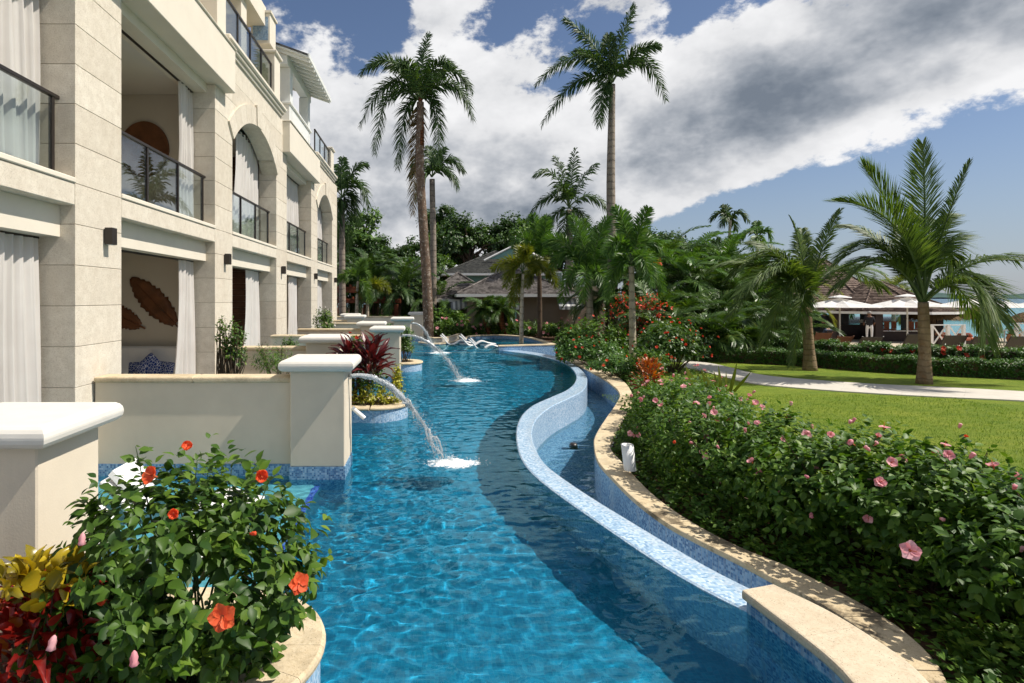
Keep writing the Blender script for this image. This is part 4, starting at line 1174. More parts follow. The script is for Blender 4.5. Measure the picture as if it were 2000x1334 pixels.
def trunk(parent, pts, rad, mat, n=10, name='trunk'):
    m = MB(); P = catmull(pts, 14)
    R = [rad[0] + (rad[-1] - rad[0]) * (i / 13) for i in range(14)]
    if len(rad) > 2: R = [float(np.interp(i / 13, np.linspace(0, 1, len(rad)), rad)) for i in range(14)]
    m.tube(P, R, n); return m.obj(name, M[mat], parent, True)
def palm_px(name, label, Y, trunk_px, rad, bark, crown, fronds, leafmat, kw, seed, group=None, extra=None, zbase=None, dscale=1.0, cat='palm tree', shaft=None, drymat='leaf_dry'):
    """palm whose trunk and fronds stand where the photograph shows them, at distance Y"""
    rs = np.random.RandomState(seed)
    tp = [at(x, y, Y) for x, y in trunk_px]
    if zbase is not None: tp[0].z = zbase
    t = thing(name, label, cat, tuple(tp[0]), group)
    trunk(t, tp, rad, bark)
    c0 = at(crown[0], crown[1], Y)
    if shaft:
        m = MB(); s0 = at(*shaft[0], Y); s1 = at(*shaft[1], Y); m.tube([s0, s0.lerp(s1, .5), s1], [rad[-1] * 1.08, rad[-1] * 1.0, rad[-1] * .55], 10); m.obj('crownshaft', M[shaft[2]], t, True)
    for fr in fronds:
        (cxp, cyp), (tx, ty) = fr[0], fr[1]
        dep = fr[2] if len(fr) > 2 else rs.uniform(-.6, .6) * dscale
        dry = len(fr) > 3 and fr[3]
        a = c0 + Vector((rs.uniform(-.05, .05), rs.uniform(-.05, .05), rs.uniform(-.05, .05)))
        b = at(cxp, cyp, Y); b.y += dep * .6; c = at(tx, ty, Y); c.y += dep
        k2 = dict(kw)
        if len(fr) > 4: k2.update(fr[4])
        frond_obj(t, bez(a, b, c), drymat if dry else leafmat, 'twig' if dry else 'stem_green', rs=rs, **k2)
    return t
def palm_random(name, label, base, h, rad, bark, nf, L, leafmat, kw, seed, group=None, lean=(0, 0), el=(80, -35), bend=1.0, cat='palm tree', shaft=0.0):
    rs = np.random.RandomState(seed); b = Vector(base)
    t = thing(name, label, cat, base, group)
    top = b + Vector((lean[0], lean[1], h))
    if h > .3: trunk(t, [b, b.lerp(top, .5) + Vector((lean[0] * .15, 0, 0)), top], rad, bark, 8)
    if shaft:
        m = MB(); m.tube([top, top + Vector((0, 0, shaft))], [rad[-1] * 1.15, rad[-1] * .6], 8); m.obj('crownshaft', M['crownshaft'], t, True); top = top + Vector((0, 0, shaft))
    for i in range(nf):
        az = i * 2.4 + rs.uniform(-.3, .3); e = math.radians(el[0] + (el[1] - el[0]) * (i / max(1, nf - 1)) + rs.uniform(-8, 8)); Lf = L * rs.uniform(.85, 1.1)
        p = top.copy(); pts = [p.copy()]; ee = e
        for k in range(10):
            p = p + Vector((math.cos(az) * math.cos(ee), math.sin(az) * math.cos(ee), math.sin(ee))) * (Lf / 10); pts.append(p.copy())
            ee -= bend * rs.uniform(.8, 1.2) / 10 * (1.2 if ee > -1.2 else .1)
        frond_obj(t, pts, leafmat, rs=rs, **kw)
    return t
# ------------------------------------------------------------------ near planting
# foreground orange hibiscus: the leaves in front are objects of their own
def hero_hibiscus():
    rs = np.random.RandomState(5)
    c = np.array([-1.42, 3.50, .80]); t = thing('hibiscus_bush', 'leafy hibiscus bush with orange flowers filling the foreground planter', 'shrub', (-1.45, 3.55, .21))
    P1, D1 = tips_ellipsoid(rs, c, (.74, .58, .66), 430, -.85, .18, .16)
    P2, D2 = tips_ellipsoid(rs, c + np.array([-.42, -.10, -.22]), (.42, .40, .42), 150, -.7, .2, .2)
    P3 = np.array([at(x, y, Y)[:] for x, y, Y in [(265, 872, 3.5), (410, 850, 3.55), (440, 868, 3.5), (345, 880, 3.6), (500, 905, 3.4), (545, 960, 3.4), (190, 935, 3.4), (470, 880, 3.7), (300, 905, 3.6),
                   (575, 1010, 3.45), (590, 1060, 3.5), (100, 1130, 3.1), (330, 1250, 2.95), (240, 960, 3.3), (530, 930, 3.5), (385, 900, 3.4)]])
    D3 = unit(np.tile([0, -.15, 1.0], (len(P3), 1)) + rs.normal(size=(len(P3), 3)) * .2)
    P = np.vstack([P1, P2, P3]); D = np.vstack([D1, D2, D3]); P[:, 2] = np.maximum(P[:, 2], .30)
    pos_, X, Z, S = sprigs(rs, P, D, 8, .104, .17, .45, .3)
    front = np.argsort(pos_[:, 1] - .15 * pos_[:, 2] + rs.normal(size=len(pos_)) * .05)[:300]
    rest = np.setdiff1d(np.arange(len(pos_)), front)
    o = put('foliage', scatter_mesh('foliage', *LEAFN, pos_[rest], X[rest], Z[rest], S[rest], M['leaf_hibiscus'], smooth=True), t); o['kind'] = 'stuff'
    v3 = []
    for k in range(3):
        v = [(x, y * (1 + .12 * k), z * (1 + .5 * k) - .10 * k * x * x) for x, y, z in LEAFN[0]]
        v3.append(mesh_from('leaf', v, LEAFN[1], M['leaf_hibiscus'], True))
    for n, i in enumerate(front):
        x = Vector(X[i]).normalized(); z = Vector(Z[i]); z = (z - x * z.dot(x)).normalized(); y = z.cross(x)
        R = Matrix((x, y, z)).transposed()
        put('leaf', v3[n % 3], t, tuple(pos_[i]), tuple(R.to_euler()), float(S[i]))
    stems((-1.5, 3.6, .2), P, rs, 60, .009, 'stem_green', t, spread=.22)
    for x, y, Y, sz, d, mat, op, bud in [(365, 876, 3.35, .085, (.3, -.6, .8), 'petal_orange', .4, 0), (300, 930, 3.2, .115, (-.4, -.7, .4), 'petal_orange', .7, 0), (508, 928, 3.25, .10, (.5, -.8, .1), 'petal_orange', .4, 0),
                              (582, 1138, 3.15, .115, (.6, -.8, .2), 'petal_orange', 1.0, 0), (435, 1203, 2.85, .13, (.2, -1, .2), 'petal_orange', 1.0, 0), (205, 1172, 2.95, .07, (-.3, -.8, .3), 'petal_orange', .3, 0),
                              (340, 1005, 3.0, .08, (.2, -.8, .4), 'petal_orange', .3, 0),
                              (162, 1040, 3.05, .10, (0, -.2, -1), 'petal_pink', .3, 1), (107, 1240, 2.80, .11, (-.2, -.2, -1), 'petal_pink', .3, 1), (262, 1270, 2.75, .11, (.1, -.2, -1), 'petal_pink', .3, 1), (487, 1042, 3.05, .06, (1, -.2, .1), 'petal_orange', .3, 1)]:
        add_flower(t, at(x, y, Y), d, sz * .88, mat, op, bool(bud), int(x), 'flower')
hero_hibiscus()
SLIM = ([(x, y * .62, z * .8) for x, y, z in STRAP[0]], STRAP[1])
BROAD = ([(x, y * 1.7, z * 1.5) for x, y, z in STRAP[0]], STRAP[1])
def croton(c, n, L, label, mats, seed, group=None, name='croton', spread=(.3, .3, .35), tmpl=STRAP, uplift=.5):
    rs = np.random.RandomState(seed); t = thing(name, label, 'plant', tuple(c), group)
    vs = [[mesh_from('leaf', [(x, y * w, z * b) for x, y, z in tmpl[0]], tmpl[1], M[m], True) for w, b in ((1, 1), (1.25, .3), (.85, 1.7))] for m in mats]
    P = []
    for i in range(n):
        s = i / n; a = rs.uniform(0, 2 * PI); r = rs.uniform(.1, 1) * (1 - .45 * s)
        p = np.array(c) + np.array([spread[0] * r * math.cos(a), spread[1] * r * math.sin(a), spread[2] * (s + .1)])
        d = np.array([math.cos(a) * (1.0 - .6 * s), math.sin(a) * (1.0 - .6 * s), uplift * (.25 + 1.5 * s) + rs.normal() * .2])
        x = Vector(d).normalized(); z = Vector((rs.normal() * .25, rs.normal() * .25 - .1, 1)); z = (z - x * z.dot(x)).normalized(); y = z.cross(x)
        mset = vs[min(len(vs) - 1, int(s * len(vs) + rs.uniform(-.35, .35)) if s > .1 else 0)]
        put('leaf', mset[rs.randint(3)], t, tuple(p), tuple(Matrix((x, y, z)).transposed().to_euler()), float(L * rs.uniform(.75, 1.2)))
        P.append(p)
    stems(tuple(Vector(c) - Vector((0, 0, .05))), np.array(P), rs, 18, .012, 'twig', t)
    return t
croton((-2.12, 3.2, .25), 340, .135, 'red and yellow croton at the bottom left picture corner', ['leaf_croton', 'leaf_croton', 'leaf_croton', 'leaf_croton_yellow'], 3, spread=(.46, .38, .64), tmpl=BROAD)
croton((-1.15, 12.0, .80), 80, .50, 'dark red cordyline behind the nearest water jet', ['leaf_cordyline', 'leaf_cordyline'], 4, name='cordyline', spread=(.22, .2, .50), uplift=.55, tmpl=SLIM)
croton((-1.62, 12.25, .90), 46, .46, 'smaller red cordyline beside the white pillar cap', ['leaf_cordyline', 'leaf_cordyline'], 6, name='cordyline', spread=(.14, .14, .40), uplift=.6, tmpl=SLIM)
shrub('yellow_shrub', 'low yellow leaved shrub at the front of the cordyline bed', 'shrub', (-1.15, 11.95, .42), (.62, .25, .24), 150, 6, .085, 'leaf_yellow', 11, stemn=10)
shrub('yellow_shrub', 'yellow leaved shrub at the pool tip of the cordyline bed', 'shrub', (-.62, 12.2, .62), (.13, .20, .45), 90, 6, .085, 'leaf_yellow', 12, stemn=8)
shrub('shrub', 'dark green shrub around the cordyline stems', 'shrub', (-1.35, 12.3, .62), (.55, .3, .45), 120, 7, .10, 'leaf_hedge', 13, stemn=10)
shrub('flowering_shrub', 'sprig with red blossom above the cordyline', 'shrub', at(698, 690, 12.3), (.22, .15, .35), 24, 7, .13, 'leaf_tree_bright', 14, base_z=.25, flowers=(('petal_red', 5, .07, False),))
shrub('shrub', 'open leafy shrub against the second stone pier', 'shrub', at(455, 682, 11.6), (.34, .3, .62), 120, 6, .085, 'leaf_hibiscus', 15, base_z=.4, stemn=40, lump=.35)
shrub('shrub', 'tall thin shoots of the pier shrub reaching over the wall', 'shrub', at(432, 650, 11.7), (.12, .12, .45), 26, 6, .075, 'leaf_hibiscus', 16, base_z=.4, stemn=20)
shrub('shrub', 'feathery low shrub behind the nearest garden wall', 'shrub', at(535, 708, 11.2), (.42, .3, .36), 130, 8, .11, 'leaf_hedge', 17, base_z=.4, leaf=([(0, 0, 0), (.5, .07, .02), (1, 0, -.05), (.5, -.07, .02)], [(0, 3, 2, 1)]))
shrub('shrub', 'small leafy shrub beside the second inner pillar cap', 'shrub', at(565, 672, 15.5), (.24, .2, .22), 50, 6, .08, 'leaf_tree_bright', 18, base_z=.9)
shrub('white_flowering_shrub', 'upright shrub dotted with white flowers by the fourth pier', 'shrub', at(634, 650, 21.5), (.42, .4, .95), 260, 6, .10, 'leaf_hibiscus', 19, base_z=.2, stemn=30, flowers=(('petal_white', 34, .06, False),))
shrub('shrub', 'round green shrub in the planter beside the second spout pillar', 'shrub', at(791, 672, 20.0), (.30, .3, .62), 190, 7, .11, 'leaf_tree_bright', 20, base_z=.2)
shrub('shrub', 'small pale green shrub behind the second spout pillar cap', 'shrub', at(757, 640, 21.5), (.18, .18, .2), 40, 6, .08, 'leaf_tree_bright', 21, base_z=.6)

# pink hibiscus hedge along the channel: one bush after another
HB = [(4.85, 2.75), (4.55, 3.55), (4.32, 4.35), (4.12, 5.15), (3.92, 5.95), (3.78, 6.75), (3.74, 7.55), (3.80, 8.35), (3.95, 9.15), (4.15, 9.95), (4.45, 10.75), (4.85, 11.5)]
hb_words = ['at the bottom right corner of the picture', 'with the large low pink bloom, second from the near end', 'third from the near end of the hedge', 'fourth from the near end of the hedge', 'fifth from the near end of the hedge',
            'sixth from the near end of the hedge', 'behind the white standpipe, seventh from the near end', 'just past the white standpipe', 'fourth from the far end of the hedge', 'third from the far end of the hedge', 'second from the far end of the hedge', 'at the far end of the hedge by the orange croton']
for i, (x, y) in enumerate(HB):
    near = y < 6.2; top = (1.14 if i < 6 else 1.03) + .06 * math.sin(i * 2.3)
    t, P, D = shrub('hibiscus_bush', 'pink flowered hibiscus bush ' + hb_words[i], 'shrub', (x + (.34 if i < 6 else .14), y, top - .58), (.90, .68, .60), 600 if near else 520, 7, .105 if near else .10, 'leaf_hedge', 40 + i, 'pink hibiscus hedge along the channel',
          leaf=LEAFN if near else LEAF4, base_z=-.10, stemn=16, low=-.95, lump=.2, fill=.14, flowers=(('petal_pink', 20, .082, True), ('petal_orange', 1 if i % 3 == 0 else 0, .055, False)))
t_low = [o for o in bpy.data.objects if o.get('label', '').endswith('second from the near end')][0]
add_flower(t_low, at(1775, 1075, 3.62), (-.2, -1, .35), .105, 'petal_pink', 1.0, False, 3)
# dark ground cover between coping and hedge
rs = np.random.RandomState(77); P = []
for k in range(1500):
    i = rs.randint(60, 236); o = COP_OUT[i]; u = rs.uniform(.05, .62); P.append((o.x + u, o.y + rs.uniform(-.1, .1), rs.uniform(-.04, .06 + .38 * u)))
for k in range(420): P.append((rs.uniform(3.45, 4.6), rs.uniform(2.2, 3.6), rs.uniform(-.04, .22)))
for k in range(170):
    i = rs.randint(18, 90); o = COP_OUT[i]; P.append((o.x + rs.uniform(.06, .8), o.y + rs.uniform(-.1, .3), rs.uniform(-.02, .30)))
P = np.array(P)
gc = put('ground_cover', scatter_mesh('ground_cover', *LEAFS, *sprigs(rs, P, np.tile([0, -.2, 1.0], (len(P), 1)), 9, .085, .08, .2), M['leaf_hedge']))
tag(gc, 'low dark ground cover filling the strip between coping and hedge', 'ground cover', kind='stuff')
# fallen leaves and grass ends over the near lawn edge
rs = np.random.RandomState(78)
pts = np.stack([rs.uniform(4.4, 13, 26000), rs.uniform(6.0, 15, 26000), np.full(26000, -.02)], 1)
blade = ([(0, .10, 0), (0, -.10, 0), (1, 0, .15)], [(0, 1, 2)])
X = unit(np.stack([rs.normal(size=26000) * .5, rs.normal(size=26000) * .5, rs.uniform(.6, 1.2, 26000)], 1))
leaf_mat('grass_blade', (.085, .155, .014), (.16, .25, .022), (.30, .35, .05), .6, .4)
gr = put('grass', scatter_mesh('grass', *blade, pts, X, rs.normal(size=(26000, 3)), rs.uniform(.03, .06, 26000), M['grass_blade']))
tag(gr, 'short uneven grass blades standing on the lawn', 'grass', kind='stuff')

# white standpipe in the hedge
sp_ = thing('standpipe', 'short white plastic pipe standing at the hedge edge', 'pipe', tuple(at(1230, 915, 8.2)))
a, b = at(1231, 918, 8.2), at(1225, 868, 8.2)
m = MB(); R0, R1 = .084, .070; n = 20
d = (b - a)
for zz, (ra, rb) in ((0, (R0, R1)),):
    ring = lambda c_, r: [(c_.x + r * math.cos(2 * PI * k / n), c_.y + r * math.sin(2 * PI * k / n), c_.z) for k in range(n)]
    v = ring(a, R0) + ring(b, R0) + ring(b, R1) + ring(a, R1)
    m.add(v, [(i * n + k, i * n + (k + 1) % n, (i + 1) * n + (k + 1) % n, (i + 1) * n + k) for i in range(3) for k in range(n)])
m.obj('pipe_body', M['white_plastic'], sp_, True)
dr = thing('drain_fitting', 'small dark drain fitting under the water of the catch channel', 'drain', tuple(gp(1120, 868, -.62)))
p = gp(1120, 868, -.62); m = MB(); m.lathe([(0, .03), (.06, .03), (.09, -.02), (.09, -.3)], (p.x, p.y, p.z), 16); m.obj('drain_body', M['bronze_metal'], dr, True)

# mid ground: croton, spiky plant, flowering shrubs right of the channel
croton(tuple(at(1268, 765, 12.6)), 220, .15, 'orange croton at the far end of the hibiscus hedge', ['leaf_croton', 'leaf_croton_orange', 'leaf_croton_orange'], 8, spread=(.40, .35, .58))
rs = np.random.RandomState(9)
ag = thing('spiky_plant', 'spiky yellow green plant rising behind the hibiscus hedge', 'plant', tuple(at(1400, 770, 10.8)))
for i, (x0, x1, y1, w) in enumerate([(1352, 1338, 712, 1.6), (1366, 1360, 722, 1), (1375, 1368, 716, 1), (1392, 1394, 722, .9), (1400, 1403, 712, 1), (1418, 1440, 705, 1.1), (1425, 1470, 722, .9), (1380, 1378, 728, .8), (1410, 1418, 724, .8)]):
    a = at(x0 + 8, 765, 10.8); b = at(x1, y1, 10.8 - rs.uniform(0, .3)); s = (b - a).cross(Vector((0, 1, 0))).normalized() * .03 * w
    mobj('leaf', [a - s, a + s, a.lerp(b, .5) - s * 1.2, a.lerp(b, .5) + s * 1.2 + Vector((0, -.02, 0)), b], [(0, 1, 3, 2), (2, 3, 4)], M['leaf_yellow_palm'], ag)
shrub('red_flowering_shrub', 'round shrub covered in small red flowers beside the path', 'shrub', at(1315, 678, 19.5), (1.15, 1.0, .85), 330, 7, .20, 'leaf_areca', 51, stemn=30, flowers=(('petal_red', 46, .085, False),), base_z=-.05, spread=.3)
shrub('red_flowering_shrub', 'dark shrub with a few red flowers beside the pale palm trunk', 'shrub', at(1160, 668, 24.5), (1.6, 1.2, .9), 400, 7, .22, 'leaf_hedge', 52, stemn=30, flowers=(('petal_red', 20, .09, False),), base_z=-.05, spread=.3)
shrub('shrub', 'bright green shrub between channel coping and the pale palm', 'shrub', at(1150, 690, 21.5), (1.25, .9, .55), 330, 7, .16, 'leaf_clipped', 53, base_z=-.05, flowers=(('petal_red', 10, .11, False),))
shrub('shrub', 'low green shrub bank along the far channel coping', 'shrub', at(1200, 712, 18.5), (.8, .9, .36), 240, 7, .13, 'leaf_clipped', 54, base_z=-.05, flowers=(('petal_orange', 6, .10, False),))
shrub('shrub', 'dark shrub below the red flowers at the path start', 'shrub', at(1262, 708, 17.6), (.6, .5, .42), 170, 7, .13, 'leaf_hedge', 55, base_z=-.05, flowers=(('petal_red', 5, .1, False),))
# flowering shrubs behind the raised pool
far_words = ['below the mottled palm trunk', 'left of the white pool loungers', 'behind the white pool loungers', 'in front of the dark doorway', 'in front of the grey bungalow corner', 'right end of the bank behind the raised pool']
for i, (px, w) in enumerate([(870, 1.1), (905, .9), (955, 1.2), (1000, 1.2), (1050, 1.3), (1095, 1.2)]):
    shrub('hibiscus_bush', 'far hibiscus bush with pink flowers ' + far_words[i], 'shrub', at(px, 645 + (i % 2) * 3, 36.5), (w * 1.05, .8, .55), 200, 7, .22, 'leaf_hibiscus', 60 + i, 'hibiscus bushes behind the raised pool', base_z=-.1, flowers=(('petal_pink', 6, .20, False),), spread=.3)

# clipped hedges in two rows in front of the terrace
def hedge(label, A, width, h0, n, size, mat, seed, flowers=0):
    rs = np.random.RandomState(seed); A = catmull(A, 60); t = thing('hedge', label, 'hedge', tuple(A[30]), 'clipped hedges in front of the terrace')
    P = []; D = []
    for k in range(n):
        i = rs.randint(59); p = A[i].lerp(A[i + 1], rs.uniform()); d = (A[i + 1] - A[i]).normalized(); s = Vector((d.y, -d.x, 0))
        wob = 1 + .07 * math.sin(i * .9 + seed) + .05 * math.sin(i * 2.3)
        q = rs.uniform()
        if q < .5: P.append(p + s * rs.uniform(-.5, .5) * width + Vector((0, 0, h0 * wob * rs.uniform(.93, 1.05)))); D.append((0, 0, 1))
        else:
            P.append(p + s * width * .5 * rs.uniform(.92, 1.06) + Vector((0, 0, h0 * wob * rs.uniform(.03, 1)))); D.append(tuple(s))
    o = put('foliage', scatter_mesh('foliage', *LEAF4, *sprigs(rs, np.array([q[:] for q in P]), np.array(D), 7, size, .09, .2), M[mat]), t); o['kind'] = 'stuff'
    a = [p + Vector((-.5 * width * .8 * 0, 0, 0)) for p in A]
    core = []
    for i in range(60):
        d = (A[min(59, i + 1)] - A[max(0, i - 1)]).normalized(); s = Vector((d.y, -d.x, 0)) * width * .40; core.append((A[i] - s, A[i] + s))
    ribbon('branch_core', [c_[0] for c_ in core], [c_[1] for c_ in core], [(0, -.1), (0, h0 * .86), (1, h0 * .86), (1, -.1)], M['twig'], t)
    for k in range(flowers):
        i = rs.randint(28, 52); p = A[i]; add_flower(t, (p.x, p.y - width * .55, h0 * rs.uniform(.55, 1.0)), (-.1, -1, .4), .16, 'petal_red', 1.0, False, k)
G = [gp(1390, 706, 0), gp(1500, 711, 0), gp(1600, 716, 0), gp(1700, 725, 0), gp(1850, 734, 0), gp(2000, 741, 0), gp(2300, 756, 0)]
hedge('front low clipped hedge bordering the lawn', [p + Vector((.1, .42, 0)) for p in G], .85, .52, 3600, .085, 'leaf_clipped', 81)
hedge('taller rear clipped hedge with red blossoms in front of the terrace', [p + Vector((.5, 2.0, 0)) for p in G], 1.1, .80, 3600, .10, 'leaf_clipped', 82, 14)

# ------------------------------------------------------------------ palms
KW_ROYAL = dict(n=120, ll=.95, wl=.085, plume=1.0, vee=.1, droop=.55, rad=.055, t0=.08, base=1.1, tip=.6)
palm_px('royal_palm', 'tall leaning palm with mottled brown trunk, left of the two tallest', 33.0, [(838, 655), (834, 560), (826, 430), (820, 320), (821, 200)], [.31, .28, .25, .21], 'bark_mottled', (821, 196),
        [((822, 120), (836, 62), .3), ((770, 75), (706, 150), -.5), ((760, 95), (700, 240), .6), ((745, 130), (735, 308), -.8), ((785, 170), (776, 325), .5), ((880, 85), (924, 172), .5), ((895, 120), (924, 240), -.6), ((862, 150), (856, 318), .3),
         ((795, 100), (765, 112), 1.2), ((850, 110), (880, 150), -1.6), ((800, 120), (780, 160), -2.2), ((835, 110), (860, 120), 2.0), ((812, 240), (805, 415), .8, True)], 'leaf_royal', KW_ROYAL, 1, shaft=((821, 285), (821, 190), 'boot_brown'), zbase=-.1)
palm_px('royal_palm', 'tallest straight royal palm with smooth grey ringed trunk', 33.0, [(1197, 660), (1196, 520), (1193, 380), (1194, 270), (1196, 165)], [.30, .26, .23, .16], 'bark_royal', (1196, 160),
        [((1165, 70), (1106, 32), .3), ((1208, 80), (1236, 12), -.2), ((1140, 60), (1042, 172), -.6), ((1130, 110), (1062, 238), .5), ((1172, 150), (1166, 250), -.5), ((1262, 50), (1306, 190), .4), ((1172, 90), (1140, 75), 1.5), ((1225, 100), (1265, 110), -1.5), ((1190, 90), (1195, 60), .5)],
        'leaf_royal', KW_ROYAL, 2, shaft=((1195, 240), (1196, 165), 'boot_brown'), zbase=-.1)
KW_SM = dict(n=76, ll=1.05, wl=.11, plume=.9, vee=.1, droop=.7, rad=.05, t0=.12, base=1.1, tip=.5)
palm_px('royal_palm', 'smaller palm half hidden behind the leaning mottled palm', 42.0, [(846, 640), (846, 480), (844, 350)], [.28, .24, .2], 'bark_royal', (844, 345),
        [((872, 280), (907, 330), .5), ((875, 310), (893, 368), -.5), ((850, 300), (868, 288), .3), ((820, 290), (800, 340), .4), ((825, 320), (812, 390), -.4), ((846, 300), (838, 280), 1)], 'leaf_royal', KW_SM, 3, zbase=-.1)
palm_px('royal_palm', 'palm with drooping fronds beside the far end of the building', 40.0, [(669, 640), (668, 500), (668, 390)], [.26, .22, .18], 'bark_royal', (668, 385),
        [((685, 320), (712, 316), .5), ((705, 320), (722, 408), -.5), ((695, 350), (697, 440), .3), ((655, 320), (640, 380), .4), ((665, 330), (668, 308), .2), ((660, 380), (655, 470), -.4), ((678, 370), (680, 490), .3), ((640, 340), (620, 420), -.8)], 'leaf_royal', KW_SM, 4, zbase=-.1)
palm_px('palm_tree', 'dark bushy palm standing behind the tallest royal palm', 42.0, [(1112, 640), (1112, 520), (1112, 410)], [.3, .26, .22], 'bark_royal', (1112, 405),
        [((1118, 340), (1126, 288), .3), ((1085, 310), (1042, 345), -.5), ((1080, 350), (1036, 420), .5), ((1135, 340), (1168, 318), .4), ((1150, 360), (1186, 410), -.4), ((1085, 400), (1058, 470), .5), ((1140, 400), (1165, 470), .3), ((1100, 420), (1092, 490), -.5), ((1105, 330), (1090, 300), 1), ((1125, 420), (1135, 490), -.8), ((1100, 350), (1075, 380), -1.2)], 'leaf_royal', dict(KW_SM, n=52, ll=1.0), 5, zbase=-.1)
KW_FOX = dict(n=150, ll=.58, wl=.055, plume=1.5, vee=0, droop=.3, rad=.03, t0=.16, base=1.15, tip=.7)
FG = 'foxtail palms around the raised pool'
palm_px('foxtail_palm', 'slender foxtail palm with pale trunk in front of the tallest royal palm', 22.6, [(1236, 705), (1235, 620), (1233, 520)], [.14, .12, .10], 'bark_pale', (1233, 515),
        [((1228, 440), (1206, 402), .3), ((1246, 440), (1262, 408), -.2), ((1262, 430), (1305, 490), .5), ((1205, 440), (1175, 500), -.5), ((1260, 470), (1290, 570), -.3), ((1212, 480), (1190, 580), .4), ((1236, 440), (1236, 405), 1.0), ((1240, 470), (1250, 560), -1.2)], 'leaf_foxtail', KW_FOX, 6, FG, zbase=-.1)
palm_px('foxtail_palm', 'dense foxtail palm with thick yellowish trunk left of the slender one', 30.0, [(1153, 645), (1152, 600), (1150, 545)], [.2, .18, .13], 'bark_pale', (1150, 545),
        [((1145, 470), (1120, 420), .3), ((1160, 470), (1185, 425), -.2), ((1120, 450), (1082, 520), .5), ((1180, 450), (1212, 530), -.5), ((1118, 490), (1092, 590), -.4), ((1178, 500), (1198, 600), .4), ((1150, 460), (1150, 425), 1), ((1135, 500), (1125, 590), -1.2), ((1165, 500), (1172, 590), -1.4), ((1105, 440), (1070, 470), 1.0)], 'leaf_foxtail', dict(KW_FOX, ll=.8, n=160), 7, FG, zbase=-.1)
palm_px('foxtail_palm', 'foxtail palm with three upright shoots in front of the green roof', 33.0, [(1054, 645), (1054, 590), (1053, 520)], [.15, .13, .11], 'bark_brown', (1053, 515),
        [((1050, 450), (1042, 418), .2), ((1062, 450), (1072, 420), .4), ((1030, 440), (996, 480), -.5), ((1078, 450), (1100, 500), .4), ((1058, 470), (1062, 430), -.8)], 'leaf_foxtail', dict(KW_FOX, ll=.8), 8, FG, zbase=-.1)
palm_px('foxtail_palm', 'yellow green foxtail palm with thin pale trunk before the bungalow', 31.0, [(1018, 655), (1019, 600), (1021, 535)], [.12, .10, .08], 'bark_pale', (1021, 530),
        [((1010, 490), (962, 525), .4), ((1000, 500), (985, 560), -.3), ((1025, 480), (1022, 490), -.6), ((1012, 540), (1000, 600), .3), ((1040, 490), (1075, 530), .3), ((1018, 470), (1024, 492), .8)], 'leaf_yellow_palm', dict(KW_FOX, ll=.65), 9, FG, zbase=-.1)
palm_px('foxtail_palm', 'bright foxtail palm on a purple trunk over the bungalow roof', 33.5, [(1054, 650), (1054, 600), (1054, 545)], [.14, .12, .10], 'bark_brown', (1054, 540),
        [((1045, 500), (1042, 535), -.5), ((1068, 495), (1088, 560), .3), ((1058, 490), (1068, 510), .8), ((1040, 505), (1030, 560), .4)], 'leaf_yellow_palm', dict(KW_FOX, ll=.7), 10, FG, zbase=-.1)
palm_px('foxtail_palm', 'young bright green foxtail palm by the pergola', 37.0, [(697, 625), (697, 590), (699, 550)], [.12, .1, .08], 'bark_pale', (699, 548),
        [((705, 505), (722, 560), .3), ((690, 520), (664, 545), -.3), ((700, 520), (708, 510), .3), ((715, 540), (722, 590), -.4)], 'leaf_tree_bright', dict(KW_FOX, ll=.7), 11, FG, zbase=-.1)
palm_px('foxtail_palm', 'second young foxtail palm at the pergola, leaning over its beam', 37.5, [(718, 625), (718, 600), (719, 575)], [.11, .1, .08], 'bark_pale', (719, 572),
        [((735, 530), (760, 570), .3), ((712, 540), (705, 580), -.3), ((725, 545), (745, 560), -.4)], 'leaf_yellow_palm', dict(KW_FOX, ll=.7), 12, FG, zbase=-.1)
# pygmy date palms in front of the bungalow
KW_PYG = dict(n=54, ll=.52, wl=.05, plume=.3, vee=.2, droop=.5, rad=.02, t0=.1, base=1.1, tip=.5)
for i, (px, w, top) in enumerate([(946, 'with swollen trunk left of the doorway', 603), (975, 'leaning right in front of the dark doorway', 605)]):
    b = at(px + 14, 655, 36.0); tp = at(px, top, 36)
    palm_random('date_palm', 'short date palm ' + w, (b.x, b.y, -.1), tp.z + .1, [.12, .26], 'boot_brown', 22, 1.35, 'leaf_areca', KW_PYG, 30 + i, 'date palms by the bungalow', lean=(tp.x - b.x, 0), el=(70, -15), bend=1.0)

# coconut palms on the lawn
KW_COCO = dict(n=150, ll=1.25, wl=.044, plume=.12, vee=.35, droop=.55, rad=.045, t0=.16, base=1.0, tip=.42)
CG = 'young coconut palms on the lawn'
b1 = gp(1805, 748, 0)
palm_px('coconut_palm', 'larger coconut palm on the lawn with fronds reaching the picture edge', b1.y, [(1805, 750), (1806, 690), (1804, 620), (1803, 590)], [.21, .15, .145, .13], 'bark_coconut', (1803, 592),
        [((1765, 400), (1618, 398), -.4, False, dict(droop=.15)), ((1780, 420), (1712, 318), .5, False, dict(droop=.1)), ((1800, 430), (1785, 288), -.3, False, dict(droop=.12, ll=1.0)), ((1835, 430), (1882, 318), -.2, False, dict(droop=.3, ll=.6)),
         ((1860, 400), (1912, 518), .8), ((1870, 450), (2075, 548), -.6), ((1870, 470), (1862, 655), -1.0, False, dict(droop=.8)), ((1768, 430), (1690, 500), .9), ((1815, 470), (1845, 420), 1.6, False, dict(ll=.7)),
          ((1795, 450), (1740, 430), 1.8), ((1830, 500), (1835, 620), -1.8), ((1750, 450), (1655, 560), .4), ((1880, 500), (1950, 640), .5), ((1850, 410), (1905, 420), 1.2)], 'leaf_coconut', KW_COCO, 13, CG, zbase=-.05)
b2 = gp(1582, 722, 0)
